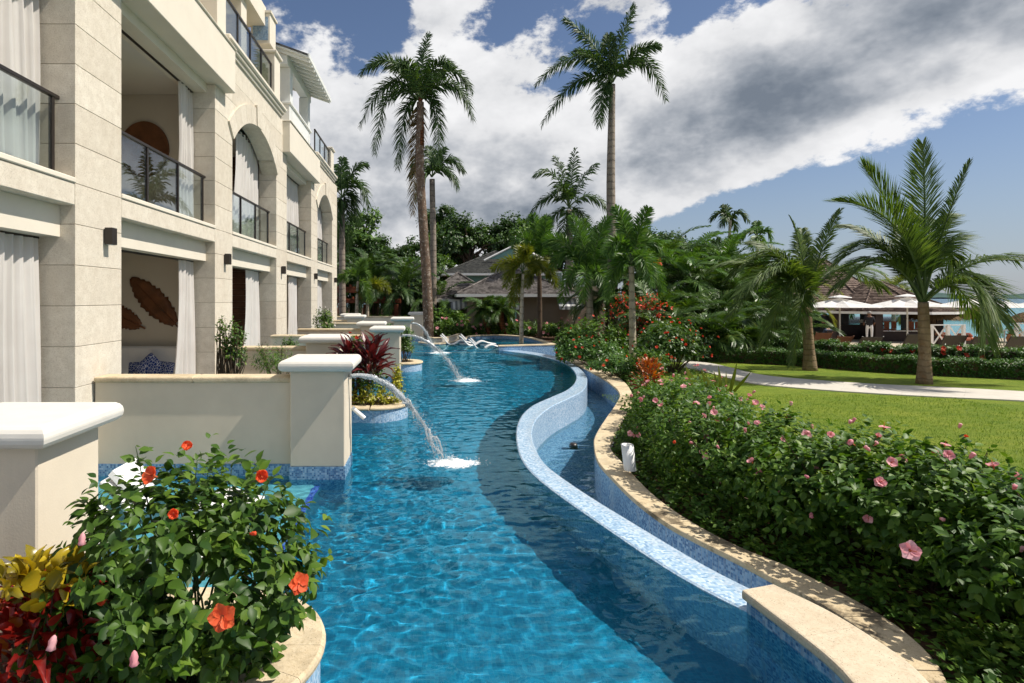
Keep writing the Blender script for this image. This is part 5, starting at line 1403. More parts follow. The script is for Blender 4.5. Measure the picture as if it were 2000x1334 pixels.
palm_px('coconut_palm', 'smaller coconut palm left of the bar with arching fronds', b2.y, [(1582, 724), (1580, 680), (1576, 630), (1577, 600)], [.24, .17, .165, .15], 'bark_coconut', (1577, 605),
        [((1530, 430), (1412, 620), -.4), ((1600, 490), (1652, 408), .3, False, dict(ll=.8)), ((1630, 470), (1745, 560), .6), ((1545, 460), (1466, 660), -.9), ((1560, 480), (1520, 470), 1.5), ((1500, 490), (1425, 520), .9), ((1580, 470), (1560, 420), .5, False, dict(ll=.6)), ((1550, 500), (1500, 700), -1.3, False, dict(ll=.8)), ((1545, 430), (1440, 540), .4), ((1520, 470), (1410, 575), -1.0), ((1590, 470), (1610, 440), 1.2, False, dict(ll=.7))],
        'leaf_coconut', KW_COCO, 14, CG, zbase=-.05)

# areca and palm thicket between pool and bar
KW_AR = dict(n=74, ll=.80, wl=.056, plume=.25, vee=.35, droop=.45, rad=.03, t0=.18, base=1.1, tip=.4)
ar = [  # px of base, Y, height of stems, fronds, length, leaf, words
    (1275, 27.5, 1.6, 20, 3.0, 'leaf_areca', 'right behind the slender foxtail palm'), (1330, 27.0, 1.3, 22, 2.9, 'leaf_areca', 'behind the red flowering shrub'), (1385, 27.0, 1.2, 22, 2.9, 'leaf_areca', 'in the middle of the dark thicket'),
    (1440, 26.0, 1.1, 22, 2.7, 'leaf_areca', 'left of the smaller coconut palm'), (1500, 25.5, .9, 20, 2.3, 'leaf_areca', 'at the hedge end of the thicket'), (1300, 33, 4.3, 20, 3.2, 'leaf_areca', 'tallest of the thicket near the royal palm'),
    (1360, 34, 4.3, 20, 3.2, 'leaf_foxtail', 'at the skyline over the red flowers'), (1420, 33, 4.2, 22, 3.2, 'leaf_foxtail', 'under the crested skyline palm'), (1475, 33, 3.5, 20, 3.0, 'leaf_areca', 'at the skyline left of the bar roof'), (1530, 32, 2.7, 18, 2.8, 'leaf_yellow_palm', 'yellowish at the bar roof'),
    (1300, 24.5, .7, 22, 2.4, 'leaf_areca', 'low right of the pale slender trunk'), (1355, 24.2, .6, 22, 2.3, 'leaf_areca', 'low behind the path start'), (1410, 24.0, .6, 22, 2.2, 'leaf_areca', 'low at the lawn edge'), (1465, 23.8, .5, 20, 2.0, 'leaf_areca', 'low at the hedge corner'),
    (1330, 30, 3.5, 24, 3.0, 'leaf_foxtail', 'broad and bright in the thicket middle'), (1390, 30.5, 2.9, 24, 3.0, 'leaf_areca', 'broad and dark in the thicket middle'), (1450, 29.5, 2.4, 24, 2.9, 'leaf_foxtail', 'bright near the smaller coconut palm'), (1500, 30, 2.2, 22, 2.7, 'leaf_areca', 'dark beside the bar roof'),
    (1255, 31, 4.0, 22, 3.0, 'leaf_foxtail', 'bright behind the slender foxtail palm'), (1185, 31, 2.6, 22, 2.8, 'leaf_areca', 'around the tallest trunk'),
    (1225, 36, 4.2, 18, 3.0, 'leaf_areca', 'behind the thick yellowish trunk'), (1545, 26.5, .8, 16, 2.0, 'leaf_areca', 'beside the pale green door')]
for i, (px, Y, h, nf, L, lf, w) in enumerate(ar):
    b = at(px, 600, Y)
    palm_random('areca_palm', 'areca palm clump ' + w, (b.x, Y, -.1), h, [.10, .07], 'bark_brown', nf, L, lf, KW_AR, 100 + i, 'areca palm clumps of the thicket', el=(85, -25), bend=1.3)
palm_px('palm_tree', 'crested skyline palm with dark arching fronds', 36.0, [(1423, 560), (1424, 500), (1426, 430)], [.12, .1, .08], 'bark_pale', (1426, 428),
        [((1410, 398), (1392, 428), .3), ((1440, 398), (1458, 432), -.3), ((1424, 405), (1422, 400), .4), ((1415, 410), (1402, 445), -.4), ((1436, 412), (1446, 448), .5)], 'leaf_royal', dict(KW_SM, ll=.6, n=36), 15, zbase=-.1)
palm_px('palm_tree', 'lower skyline palm right of the crested one', 36.0, [(1478, 580), (1479, 520), (1480, 465)], [.12, .1, .08], 'bark_pale', (1480, 462),
        [((1465, 435), (1450, 468), .3), ((1495, 432), (1502, 470), -.3), ((1482, 440), (1486, 432), .4), ((1470, 455), (1462, 490), -.4), ((1490, 455), (1496, 490), .5)], 'leaf_foxtail', dict(KW_SM, ll=.6, n=36), 16, zbase=-.1)
for i, (px, py, w) in enumerate([(1640, 540, 'behind the bar roof, left'), (1745, 560, 'yellowish behind the bar roof, right of the finial')]):
    b = at(px, 600, 44); tp = at(px, py + 10, 44)
    palm_random('palm_tree', 'palm crown ' + w, (b.x, 44, -.1), tp.z + .1, [.14, .1], 'bark_pale', 16, 3.0, 'leaf_yellow_palm' if i else 'leaf_foxtail', KW_AR, 120 + i, 'palms behind the bar', el=(80, -20), bend=1.3)
# bougainvillea blossoms hanging in the thicket
rs = np.random.RandomState(31); bt = thing('flowering_vine', 'orange red bougainvillea cascading in front of the dark thicket', 'vine', tuple(at(1255, 640, 26)))
P = []
for px, py, sx, sy, n in [(1262, 600, 26, 22, 60), (1215, 590, 12, 20, 26), (1280, 512, 10, 7, 20), (1205, 610, 12, 14, 18), (1290, 602, 8, 22, 24), (1250, 640, 20, 20, 30)]:
    for k in range(n): P.append(at(px + rs.normal() * sx * .6, py + rs.normal() * sy * .6, 25.0 + rs.uniform(-.3, .5))[:])
P = np.array(P); D = unit(rs.normal(size=P.shape) + np.array([.3, -1, .4]))
o = put('blossom', scatter_mesh('blossom', *LEAFS, *sprigs(rs, P, D, 4, .13, .05), M['petal_red']), bt); o['kind'] = 'stuff'
o = put('foliage', scatter_mesh('foliage', *LEAFS, *sprigs(rs, P + rs.normal(size=P.shape) * .2, D, 4, .15, .1), M['leaf_areca']), bt); o['kind'] = 'stuff'
stems((P[:, 0].mean(), 25.6, -.1), P, rs, 40, .02, 'twig', bt, spread=1.0)

# ------------------------------------------------------------------ broadleaf trees and palms in the background
def tree_meshes(seed, n, size, mat, R=(3.2, 3.2, 2.6)):
    rs = np.random.RandomState(seed)
    C = unit(rs.normal(size=(26, 3))) * rs.uniform(.35, 1.0, (26, 1)) * np.array(R); C[:, 2] = np.maximum(C[:, 2], -R[2] * .55)
    P = []; D = []
    for c_ in C:
        d = unit(rs.normal(size=(n // 26, 3))); r = rs.uniform(.55, 1.1) * R[0] * .34
        P.append(c_ + d * r * rs.uniform(.6, 1.1, (len(d), 1)) * np.array([1, 1, .75])); D.append(unit(d + unit(c_[None]) * .6))
    P = np.vstack(P); D = np.vstack(D)
    crown = scatter_mesh('crown', *LEAFS, *sprigs(rs, P, D, 4, size, .3, .3), M[mat])
    m = MB()
    m.tube([(0, 0, -R[2] * 2.4), (.1, 0, -R[2] * 1.2), (0, 0, 0)], [.34, .26, .14], 8)
    for c_ in C[:14]: m.tube([(0, 0, -R[2] * rs.uniform(.6, 1.3)), tuple(c_ * .5 + np.array([0, 0, -.4])), tuple(c_)], [.13, .08, .03], 5, False)
    tr = mesh_from('trunk', m.v, m.f, M['bark_brown'], True)
    return crown, tr
TV = [tree_meshes(1, 1500, .40, 'leaf_tree'), tree_meshes(2, 1500, .42, 'leaf_tree_bright'), tree_meshes(3, 1600, .36, 'leaf_tree')]
bt_ = [  # px centre, py centre, Y, scale, variant, words
    (690, 470, 58, 1.25, 1, 'light green at the corner of the stone building'), (735, 510, 56, 1.0, 0, 'dark below the light green one by the building'), (770, 500, 62, 1.0, 2, 'behind the leaning palm on its left'),
    (800, 540, 54, .8, 0, 'low and dark above the teal house'), (880, 480, 74, 1.15, 1, 'right of the mottled trunk'), (915, 470, 70, 1.3, 0, 'tall on the skyline over the bungalow roof'), (960, 460, 74, 1.2, 2, 'dark in the middle of the skyline'),
    (1000, 468, 72, 1.1, 0, 'dark on the skyline right of the middle'), (850, 530, 60, .7, 1, 'bright and low left of the dark roof'), (1050, 470, 68, 1.1, 1, 'behind the three shoot foxtail palm'), (1095, 500, 64, 1.1, 0, 'behind the dark bushy palm'),
    (1160, 490, 62, 1.2, 0, 'between the dark palm and the tallest royal'), (1225, 480, 60, 1.1, 2, 'right of the tallest royal palm trunk'), (1290, 495, 58, 1.0, 0, 'behind the thicket near the red vine'), (1350, 500, 56, 1.0, 2, 'behind the thicket under the skyline palms'), (1420, 510, 54, .95, 0, 'behind the crested skyline palm'), (860, 440, 80, 1.1, 0, 'far flat topped on the skyline left'), (650, 540, 50, .9, 0, 'low behind the pergola end'),
    (1490, 545, 52, .8, 2, 'low at the sea end of the thicket')]
for i, (px, py, Y, s, k, w) in enumerate(bt_):
    c_ = at(px, py, Y); t = thing('broadleaf_tree', 'background broadleaf tree ' + w, 'tree', (c_.x, Y, -.1), 'broadleaf trees in the background')
    o = put('crown', TV[k][0], t, tuple(c_), (0, 0, i * 1.3), s); o['kind'] = 'stuff'
    put('trunk', TV[k][1], t, tuple(c_), (0, 0, i * 1.3), s * 1.0)
# dark palms left, behind the pergola
for i, (px, Y, h, w) in enumerate([(690, 44, 3.2, 'left of the pergola post'), (735, 43, 3.6, 'in the middle over the pergola'), (775, 42, 3.0, 'before the teal house'), (805, 45, 4.0, 'touching the mottled trunk'), (755, 48, 4.6, 'tallest over the pergola'), (868, 43, 2.0, 'right of the mottled trunk below the roof'), (715, 47, 4.4, 'tall and dark near the building corner')]):
    b = at(px, 600, Y)
    palm_random('areca_palm', 'dark areca palm ' + w, (b.x, Y, -.1), h, [.14, .10], 'bark_brown', 20, 3.6, 'leaf_areca' if i % 2 else 'leaf_royal', dict(KW_AR, ll=.75, wl=.07), 140 + i, 'dark areca palms by the pergola', el=(82, -25), bend=1.4, lean=(.3 * (-1) ** i, 0))
for i, (px, Y, rx, rz, w) in enumerate([(690, 40.5, 1.8, .8, 'at the pergola foot, near the building'), (745, 40.0, 1.9, .8, 'along the middle of the pergola'), (790, 39.5, 1.4, .7, 'at the pergola end post'), (870, 39.5, 1.4, 1.2, 'dark and tall right of the mottled trunk'), (892, 39.0, .9, 1.0, 'dark beside the striped awning')]):
    b = at(px, 600, Y)
    shrub('shrub', 'leafy shrub ' + w, 'shrub', (b.x, Y, rz * .6), (rx, 1, rz), 170, 7, .32, 'leaf_hedge', 160 + i, 'shrubs at the back of the pool garden', base_z=-.1, leaf=LEAFS, spread=.4)
# ------------------------------------------------------------------ houses in the background
def hip_roof(parent, x0, x1, y0, y1, ze, zr, rows, mat, inset=None):
    """hipped roof of stepped shingle rows; ridge runs along the longer side"""
    w, d = x1 - x0, y1 - y0; r = min(w, d) / 2 if inset is None else inset
    m = MB()
    def ring(s, lift):
        a = r * s; z = ze + (zr - ze) * s + lift
        return [(x0 + a, y0 + a * (d / 2 / r if d <= w else 1), z), (x1 - a, y0 + a * (d / 2 / r if d <= w else 1), z), (x1 - a, y1 - a * (d / 2 / r if d <= w else 1), z), (x0 + a, y1 - a * (d / 2 / r if d <= w else 1), z)]
    for i in range(rows):
        lo = ring(i / rows, .045); up_ = ring((i + 1) / rows, .0); b = ring(i / rows, -.01)
        m.add(lo + up_ + b, [(k, (k + 1) % 4, 4 + (k + 1) % 4, 4 + k) for k in range(4)] + [(8 + k, 8 + (k + 1) % 4, (k + 1) % 4, k) for k in range(4)])
    o = m.obj('shingles', mat, parent); o['kind'] = 'stuff'
    c = ring(0, 0)
    mm = MB(); t = ring(1, .05); cc = ring(0, .06)
    for k in range(4): mm.tube([cc[k], t[k]], .07, 6)
    mm.obj('hip_caps', mat, parent)
    e = MB(); z = ze
    for (a, b) in ((0, 1), (1, 2), (2, 3), (3, 0)):
        p, q = Vector(c[a]), Vector(c[b]); n_ = Vector((q.y - p.y, p.x - q.x, 0)).normalized() * .04
        e.add([p - n_ - Vector((0, 0, .2)), q - n_ - Vector((0, 0, .2)), q + n_ - Vector((0, 0, .2)), p + n_ - Vector((0, 0, .2)), p - n_, q - n_, q + n_, p + n_], [(0, 3, 2, 1), (4, 5, 6, 7), (0, 1, 5, 4), (1, 2, 6, 5), (2, 3, 7, 6), (3, 0, 4, 7)])
    e.obj('gutter', M['white_paint'], parent)
    mobj('soffit', [(p[0], p[1], ze - .19) for p in c], [(0, 1, 2, 3)], M['white_paint'], parent)
def awning(parent, a, b, drop, out, n):
    a, b = Vector(a), Vector(b); aw = put('awning', None, parent) if False else None
    g = bpy.data.objects.new('awning', None); g.location = a; COL.objects.link(g); adopt(g, parent)
    for k in range(n):
        p, q = a.lerp(b, k / n), a.lerp(b, (k + 1) / n); o_ = Vector((0, -out, -drop)); th = Vector((0, 0, -.03)); v2 = Vector((0, 0, -.22))
        mobj('stripe', [p, q, q + o_, p + o_, p + th, q + th, q + o_ + v2, p + o_ + v2], [(0, 1, 2, 3), (3, 2, 6, 7), (0, 3, 7, 4), (1, 5, 6, 2), (4, 7, 6, 5)], M['awning_white' if k % 2 else 'awning_grey'], g)
bun = thing('bungalow', 'low grey brown bungalow with grey shingle roof behind the raised pool', 'house', (6.5, 43, 0))
YB = 40.0
xa, xb = at(913, 600, YB).x, at(1118, 600, YB).x
xd0, xd1 = at(978, 600, YB).x, at(1010, 600, YB).x
box('wall', xa, xd0, YB, YB + .3, -.1, 2.75, M['grey_wall'], bun)
box('wall', xd1, xb, YB, YB + .3, -.1, 2.75, M['grey_wall'], bun)
box('wall', xd0, xd1, YB, YB + .3, 1.95, 2.75, M['grey_wall'], bun)
box('side_wall', xa, xa + .3, YB + .303, YB + 6, -.1, 2.75, M['grey_wall'], bun); box('side_wall', xb - .3, xb, YB + .303, YB + 6, -.1, 2.75, M['grey_wall'], bun)
box('doorway', xd0, xd1, YB + .9, YB + 1.0, -.1, 1.95, M['dark_void'], bun)
box('wing_wall', xb + .01, at(1185, 600, 43).x, 43, 43.3, -.1, 3.3, M['grey_wall'], bun)
xw = at(835, 600, 43).x
box('wing_wall', xw, xa + 1, 43.2, 43.5, -.1, 2.2, M['grey_wall'], bun)
hip_roof(bun, xa - .75, xb + .35, YB - .7, YB + 7.2, 2.72, 4.6, 22, M['shingle_grey'])
hip_roof(bun, at(820, 600, 42).x, 5.2, 42.2, 48.5, 2.35, 4.35, 18, M['shingle_grey'])
awning(bun, (xd0 - .1, YB - .01, 2.35), (xd1 + .05, YB - .01, 2.35), .45, .6, 6)
xr0, xr1 = at(1090, 600, YB - .5).x, at(1137, 600, YB - .5).x
awning(bun, (xr0, YB - .01, 2.45), (xr1, YB - .01, 2.45), .55, .9, 9)
awning(bun, (at(880, 600, YB + 1).x, YB + 1, 2.1), (xa - .02, YB + 1, 2.5), .45, .6, 7)
box('rooftop_unit', at(1082, 600, 46).x, at(1098, 600, 46).x, 46, 46.8, 3.6, 4.5, M['steel'], bun, .05)

vil = thing('villa', 'green walled two storey villa with dark hipped roof above the bungalow', 'house', (6.5, 58, 0))
x0, x1 = at(868, 600, 55).x, at(1092, 600, 55).x
box('wall', x0 + .6, x1 - .6, 55.6, 64, -.1, 4.6, M['teal_wall'], vil)
hip_roof(vil, x0 - .2, x1 + .2, 54.6, 66, 4.75, 7.2, 26, M['shingle_dark'])
g0, g1, ga = at(958, 500, 56), at(1062, 500, 56), at(1010, 483, 56)
mobj('gable', [(g0.x, 57.2, 6.25), (g1.x, 57.2, 6.25), (ga.x, 57.2, 7.45)], [(0, 1, 2)], M['teal_wall'], vil)
m = MB(); m.tube([(g0.x - .5, 57.1, 6.10), (ga.x, 57.1, 7.62), (g1.x + .5, 57.1, 6.10)], .11, 6); m.obj('barge_board', M['white_paint'], vil)
m = MB(); m.tube([(ga.x, 57.1, 7.6), (ga.x, 57.1, 8.5)], .04, 6); m.obj('finial', M['white_paint'], vil)
tea = thing('teal_house', 'teal painted house front with dark arched openings left of the mottled trunk', 'house', (-1.2, 47, 0))
hx0, hx1 = at(770, 600, 47).x, at(845, 600, 47).x
box('wall', hx0, hx1, 47, 52, -.1, 4.1, M['teal_wall'], tea)
for zz, hh in ((-.05, 1.6), (2.2, 1.4)):
    cx_ = at(822, 600, 47).x; pts = [(cx_ - .55, zz), (cx_ + .55, zz)] + [(cx_ + .55 * math.cos(PI * k / 10), zz + hh + .45 * math.sin(PI * k / 10)) for k in range(11)]
    o = mobj('arched_window', [(x, 46.985, z) for x, z in pts], [tuple(range(len(pts)))], M['dark_void'], tea)
    mm = MB()
    for q in range(1, 4): mm.box(cx_ - .55 + q * .275 - .02, cx_ - .55 + q * .275 + .02, 46.95, 46.975, zz, zz + hh + .3)
    mm.obj('window_bars', M['bronze_metal'], o)
hip_roof(tea, hx0 - .5, hx1 + .5, 46.5, 52.5, 4.15, 5.4, 12, M['shingle_dark'])

per = thing('pergola', 'red brown timber pergola at the far left of the garden', 'pergola', tuple(at(720, 620, 41.5)))
YP = 41.5
for (pa, pb, py, h_) in ((650, 706, 566, .42), (655, 783, 588, .30)):
    a, b = at(pa, py, YP), at(pb, py, YP)
    for k in range(2): box('beam', a.x, b.x, YP + k * 2.2, YP + k * 2.2 + .16, a.z - h_ / 2, a.z + h_ / 2, M['pergola_wood'], per, .02)
    for k in range(int((b.x - a.x) / .55)): box('rafter', a.x + .1 + k * .55, a.x + .2 + k * .55, YP - .35, YP + 2.7, a.z + h_ / 2 + .003, a.z + h_ / 2 + .16, M['pergola_wood'], per)
for px in (664, 713, 774):
    p = at(px, 600, YP)
    for k in range(2): box('post', p.x - .14, p.x + .14, YP + k * 2.2 - .06, YP + k * 2.2 + .22, -.1, at(0, 594, YP).z - .02, M['pergola_wood'], per, .02)

# ------------------------------------------------------------------ terrace with bar
TZ_ = -.06
struct(mobj('terrace', [(13.0, 21.8, TZ_), (22, 19.6, TZ_), (45, 18.6, TZ_), (45, 36.8, TZ_), (20.6, 36.8, TZ_), (17, 44, TZ_), (13, 44, TZ_)], [(0, 1, 2, 3, 4, 5, 6)], M['deck_stone']))
bar = thing('beach_bar', 'open sided beach bar under two pointed shingle roofs', 'bar', tuple(at(1700, 660, 36)))
def cone_roof(apx, apy, Y, R, z_e, rows, n=16):
    ap = at(apx, apy, Y); m = MB(); prof = []
    for i in range(rows + 1):
        s = i / rows; z = z_e + (ap.z - z_e) * (s ** 1.25); r = R * (1 - s) ** 1.0 + .05
        prof.append((r, z))
    pr = []
    for i in range(rows):
        pr += [(prof[i][0], prof[i][1] + .05), (prof[i + 1][0], prof[i + 1][1])]
    m.lathe([(prof[0][0], prof[0][1] - .02)] + pr, (ap.x, Y, 0), n); o = m.obj('roof_shingles', M['shingle_bar'], bar); o['kind'] = 'stuff'
    m = MB(); m.lathe([(R + .02, z_e - .16), (R + .06, z_e - .16), (R + .06, z_e - .02), (R + .02, z_e - .02)], (ap.x, Y, 0), n); m.obj('fascia', M['white_paint'], bar)
    m = MB(); m.lathe([(.0, .55), (.03, .3), (.12, .12), (.30, -.12), (.34, -.22)], (ap.x, Y, ap.z), 8); m.obj('finial', M['steel'], bar)
    for k in range(0, n, 2):
        a = 2 * PI * k / n; mm = MB(); mm.tube([(ap.x + (r + .02) * math.cos(a), Y + (r + .02) * math.sin(a), z + .06) for r, z in prof[::4]], .05, 5, False); mm.obj('hip_cap', M['shingle_bar'], bar)
    return ap
z_eave = at(0, 606, 36).z
c1 = cone_roof(1708, 545, 36.5, 4.1, z_eave, 22); c2 = cone_roof(1597, 500, 39.5, 5.2, z_eave + .02, 26)
for px, Y in ((1712, 33.6), (1632, 35.0), (1830, 35.0), (1690, 40.0), (1770, 40.2), (1560, 35.5), (1648, 41)):
    p = at(px, 600, Y); box('post', p.x - .22, p.x + .22, Y - .22, Y + .22, TZ_, z_eave, M['dark_wood'], bar, .02)
p0, p1 = at(1722, 600, 34), at(1806, 600, 34)
box('counter_front', p0.x, p1.x, 34, 34.2, TZ_, .52, M['dark_wood'], bar); box('counter_top', p0.x - .05, p1.x + .05, 33.85, 34.5, .523, .58, M['steel'], bar)
p0, p1 = at(1585, 600, 37), at(1702, 600, 37)
box('counter_front', p0.x, p1.x, 36, 36.2, TZ_, .75, M['dark_wood'], bar); box('counter_top', p0.x - .05, p1.x + .05, 35.9, 36.5, .753, .82, M['dark_wood'], bar)
box('back_shelf', p0.x, p1.x - 1.6, 38.4, 38.7, TZ_, 1.35, M['dark_void'], bar)
for q in range(9): 
    bx = p1.x - 1.2 + q * .13
    box('glass_rack', bx, bx + .09, 36.3, 36.4, .9, 1.12, M['white_paint'], bar) if q < 5 else None
d0, d1 = at(1546, 600, 30.5), at(1572, 600, 30.5)
pd = thing('folding_screen', 'pale green panelled door standing beside the smaller coconut palm', 'door', (d0.x, 30.5, TZ_))
box('door_leaf', d0.x, d1.x, 30.5, 30.56, TZ_, 1.78, M['green_door'], pd, .01)
for z0, z1 in ((.1, .8), (.9, 1.65)): box('door_panel', d0.x + .1, d1.x - .1, 30.475, 30.498, z0, z1, M['green_door'], pd, .008)
pb_ = at(384 * 0 + 1505, 600, 30); 
wp = thing('white_post', 'white post among the dark thicket beside the bar', 'post', (at(1503, 0, 29).x, 29, TZ_)); box('shaft', at(1500, 0, 29).x, at(1505, 0, 29).x, 29, 29.12, TZ_, at(0, 622, 29).z, M['white_paint'], wp); box('post_cap', at(1499, 0, 29).x, at(1506, 0, 29).x, 28.97, 29.15, at(0, 622, 29).z, at(0, 622, 29).z + .06, M['white_paint'], wp)
# bar stools
sw = ['left of the pair behind the counter', 'right of the pair behind the counter', 'nearest the coconut trunk, left', 'nearest the coconut trunk, right']
for k, px in enumerate((1727, 1741, 1775, 1787)):
    p = at(px, 636, 35.2); t = thing('bar_stool', 'orange slatted bar stool ' + sw[k], 'stool', (p.x, 35.2, TZ_), 'orange bar stools')
    for q in range(3): box('back_slat', p.x - .15 + q * .105, p.x - .06 + q * .105, 35.0, 35.03, .62, 1.0, M['orange_wood'], t)
    box('top_rail', p.x - .18, p.x + .18, 34.99, 35.04, 1.003, 1.06, M['orange_wood'], t); box('seat', p.x - .19, p.x + .19, 35.05, 35.4, .55, .60, M['orange_wood'], t)
    for sx in (-.16, .16):
        for yy in (35.07, 35.37): box('leg', p.x + sx - .02, p.x + sx + .02, yy - .02, yy + .02, TZ_, .55, M['orange_wood'], t)

# white crossed railing
def railing(label, pxs, Y0, Y1, ytop, ybot):
    n = len(pxs); t = thing('white_railing', label, 'railing', tuple(at(pxs[0], ybot, Y0)), 'white terrace railings')
    P = [at(px, ytop, Y0 + (Y1 - Y0) * i / (n - 1)) for i, px in enumerate(pxs)]
    zt = P[0].z
    for i, p in enumerate(P):
        box('post', p.x - .06, p.x + .06, p.y - .06, p.y + .06, TZ_, zt + .03, M['white_paint'], t)
        if i:
            q = P[i - 1]; L = (p - q).length; ang = math.atan2(p.y - q.y, p.x - q.x); c_ = (p + q) / 2
            put('top_rail', box_mesh(L - .12, .09, .05, M['white_paint']), t, (c_.x, c_.y, zt + .005), (0, 0, ang))
            put('bottom_rail', box_mesh(L - .12, .05, .05, M['white_paint']), t, (c_.x, c_.y, TZ_ + .12), (0, 0, ang))
            hh = zt - TZ_ - .22; dl = math.hypot(L - .14, hh)
            for s in (-1, 1): put('cross_brace', box_mesh(dl, .035 + .003 * s, .055, M['white_paint']), t, (c_.x, c_.y + .02 * s, (zt + TZ_ + .12) / 2), (0, -s * math.atan2(hh, L - .14), ang))
railing('white railing with crossed braces right of the larger coconut palm', [1819, 1851, 1882], 29.0, 29.0, 635, 672)
railing('short white railing at the terrace steps behind the third umbrella', [1923, 1944], 29.5, 27.5, 634, 668)
railing('white railing cut off by the right picture edge', [1985, 2010, 2040], 29.0, 28.5, 632, 668)

# ------------------------------------------------------------------ umbrellas
def umbrella(px, pyt, pye, Y, half, label):
    top = at(px, pyt, Y); ze = at(0, pye, Y).z
    t = thing('umbrella', label, 'umbrella', (top.x, Y, TZ_), 'white terrace umbrellas')
    n = 8; rot = PI / 8
    P = [(top.x + half * 1.05 * math.cos(rot + 2 * PI * k / n), Y + half * 1.05 * math.sin(rot + 2 * PI * k / n), ze) for k in range(n)]
    zc = top.z - .05
    V = []; Fc = []
    for k in range(n):
        Q = Vector(P[k]); R = Vector(P[(k + 1) % n]); A = Vector((top.x, Y, zc))
        mid = lambda u, s: (A.lerp(Q, s)).lerp(A.lerp(R, s), u) - Vector((0, 0, .10 * math.sin(PI * s) * math.sin(PI * u) * half / 1.8))
        pts = [mid(u, s) for s in (0.05, .35, .7, 1.0) for u in (0, .5, 1)]
        o = mobj('canopy_panel', pts, [(r * 3 + c_, r * 3 + c_ + 1, (r + 1) * 3 + c_ + 1, (r + 1) * 3 + c_) for r in range(3) for c_ in range(2)], M['umbrella_fabric'], t)
        s_ = o.modifiers.new('s', 'SOLIDIFY'); s_.thickness = .006
        mobj('rib', [A - Vector((0, 0, .03)), A - Vector((0, .02, .06)), Q - Vector((0, .02, .03)), Q - Vector((0, 0, .01))], [(0, 1, 2, 3)], M['white_paint'], t)
    m = MB(); m.lathe([(.0, .10), (.02, .08), (.45, -.02), (.47, -.05)], (top.x, Y, zc + .06), 16); m.obj('vent_cap', M['umbrella_fabric'], t)
    m = MB(); m.tube([(top.x, Y, TZ_), (top.x, Y, top.z + .08)], .032, 8); m.obj('pole', M['white_paint'], t)
    m = MB(); m.lathe([(.3, 0), (.3, .08), (.05, .1)], (top.x, Y, TZ_), 16); m.obj('base', M['steel'], t)
umbrella(1640, 580, 600, 27.0, 1.62, 'white umbrella behind the smaller coconut palm')
umbrella(1772, 578, 600, 27.0, 1.70, 'white umbrella left of the larger coconut trunk')
umbrella(1915, 577, 600, 24.0, 1.68, 'white umbrella right of the larger coconut palm before the sea')
umbrella(2070, 577, 600, 24.5, 1.75, 'white umbrella at the right picture edge')
def thatch(px, pyt, pye, Y, R, label, seed):
    rs = np.random.RandomState(seed); top = at(px, pyt, Y); ze = at(0, pye, Y).z
    t = thing('thatched_umbrella', label, 'umbrella', (top.x, Y, -1.0), 'thatched beach umbrellas')
    m = MB(); m.tube([(top.x, Y, -2.0), (top.x, Y, top.z)], .13, 8); m.obj('post', M['bark_brown'], t)
    n = 2600; a = rs.uniform(0, 2 * PI, n); s = rs.uniform(.02, 1, n) ** .6
    P = np.stack([top.x + R * s * np.cos(a) * .9, Y + R * s * np.sin(a) * .9, top.z + (ze - top.z) * s ** 1.5], 1)
    D = np.stack([np.cos(a), np.sin(a), -(.25 + .9 * s)], 1) + rs.normal(size=(n, 3)) * .1
    o = put('thatch', scatter_mesh('thatch', [(0, .06, 0), (0, -.06, 0), (1, .03, 0), (1, -.03, 0)], [(0, 1, 3, 2)], P, D, np.tile([0, 0, 1.0], (n, 1)), rs.uniform(.3, .45, n), M['thatch']), t); o['kind'] = 'stuff'
    m = MB(); m.lathe([(0, 0), (R * .5, (ze - top.z) * .4), (R * .9, (ze - top.z) * .9)], (top.x, Y, top.z - .05), 20); m.obj('thatch_lining', M['thatch'], t)
thatch(1916, 600, 616, 33.5, 1.32, 'thatched beach umbrella under the white umbrella before the sea', 1)
thatch(2012, 608, 622, 33.0, 1.0, 'thatched beach umbrella cut by the right picture edge', 2)
thatch(1822, 603, 615, 34.0, 1.2, 'thatched beach umbrella behind the larger coconut palm', 3)

# ------------------------------------------------------------------ loungers
def sling_lounger(px, py, Y, label, mat, w=.68, tilt=.0, rz=.0):
    """reclining lounger seen from behind: raised back towards the camera, seat running away"""
    top = at(px, py, Y); t = thing('sun_lounger', label, 'lounger', (top.x, Y, TZ_), 'sun loungers on the terrace')
    zs = TZ_ + .36; zt = top.z
    def quad(y0, z0, y1, z1, th, name, m_):
        b = len([0]); v = [(top.x - w / 2, y0, z0), (top.x + w / 2, y0, z0), (top.x + w / 2, y1, z1), (top.x - w / 2, y1, z1)]
        v += [(x, y, z - th) for x, y, z in v]
        return mobj(name, v, [(0, 1, 2, 3), (7, 6, 5, 4), (0, 4, 5, 1), (1, 5, 6, 2), (2, 6, 7, 3), (3, 7, 4, 0)], m_, t)
    quad(Y, zt, Y + .45, zs, .02, 'backrest', mat); quad(Y + .46, zs, Y + 1.75, zs - .02, .02, 'seat', mat)
    for s in (-1, 1):
        m = MB(); x = top.x + s * (w / 2 + .015); m.tube([(x, Y - .01, zt + .02), (x, Y + .45, zs), (x, Y + 1.78, zs - .01)], .02, 6); m.obj('side_frame', M['bronze_metal'] if mat.name != 'wicker' else mat, t)
    for yy in (Y + .5, Y + 1.6):
        for s in (-1, 1): box('leg', top.x + s * (w / 2) - .02, top.x + s * (w / 2) + .02, yy - .02, yy + .02, TZ_, zs - .03, M['bronze_metal'], t)
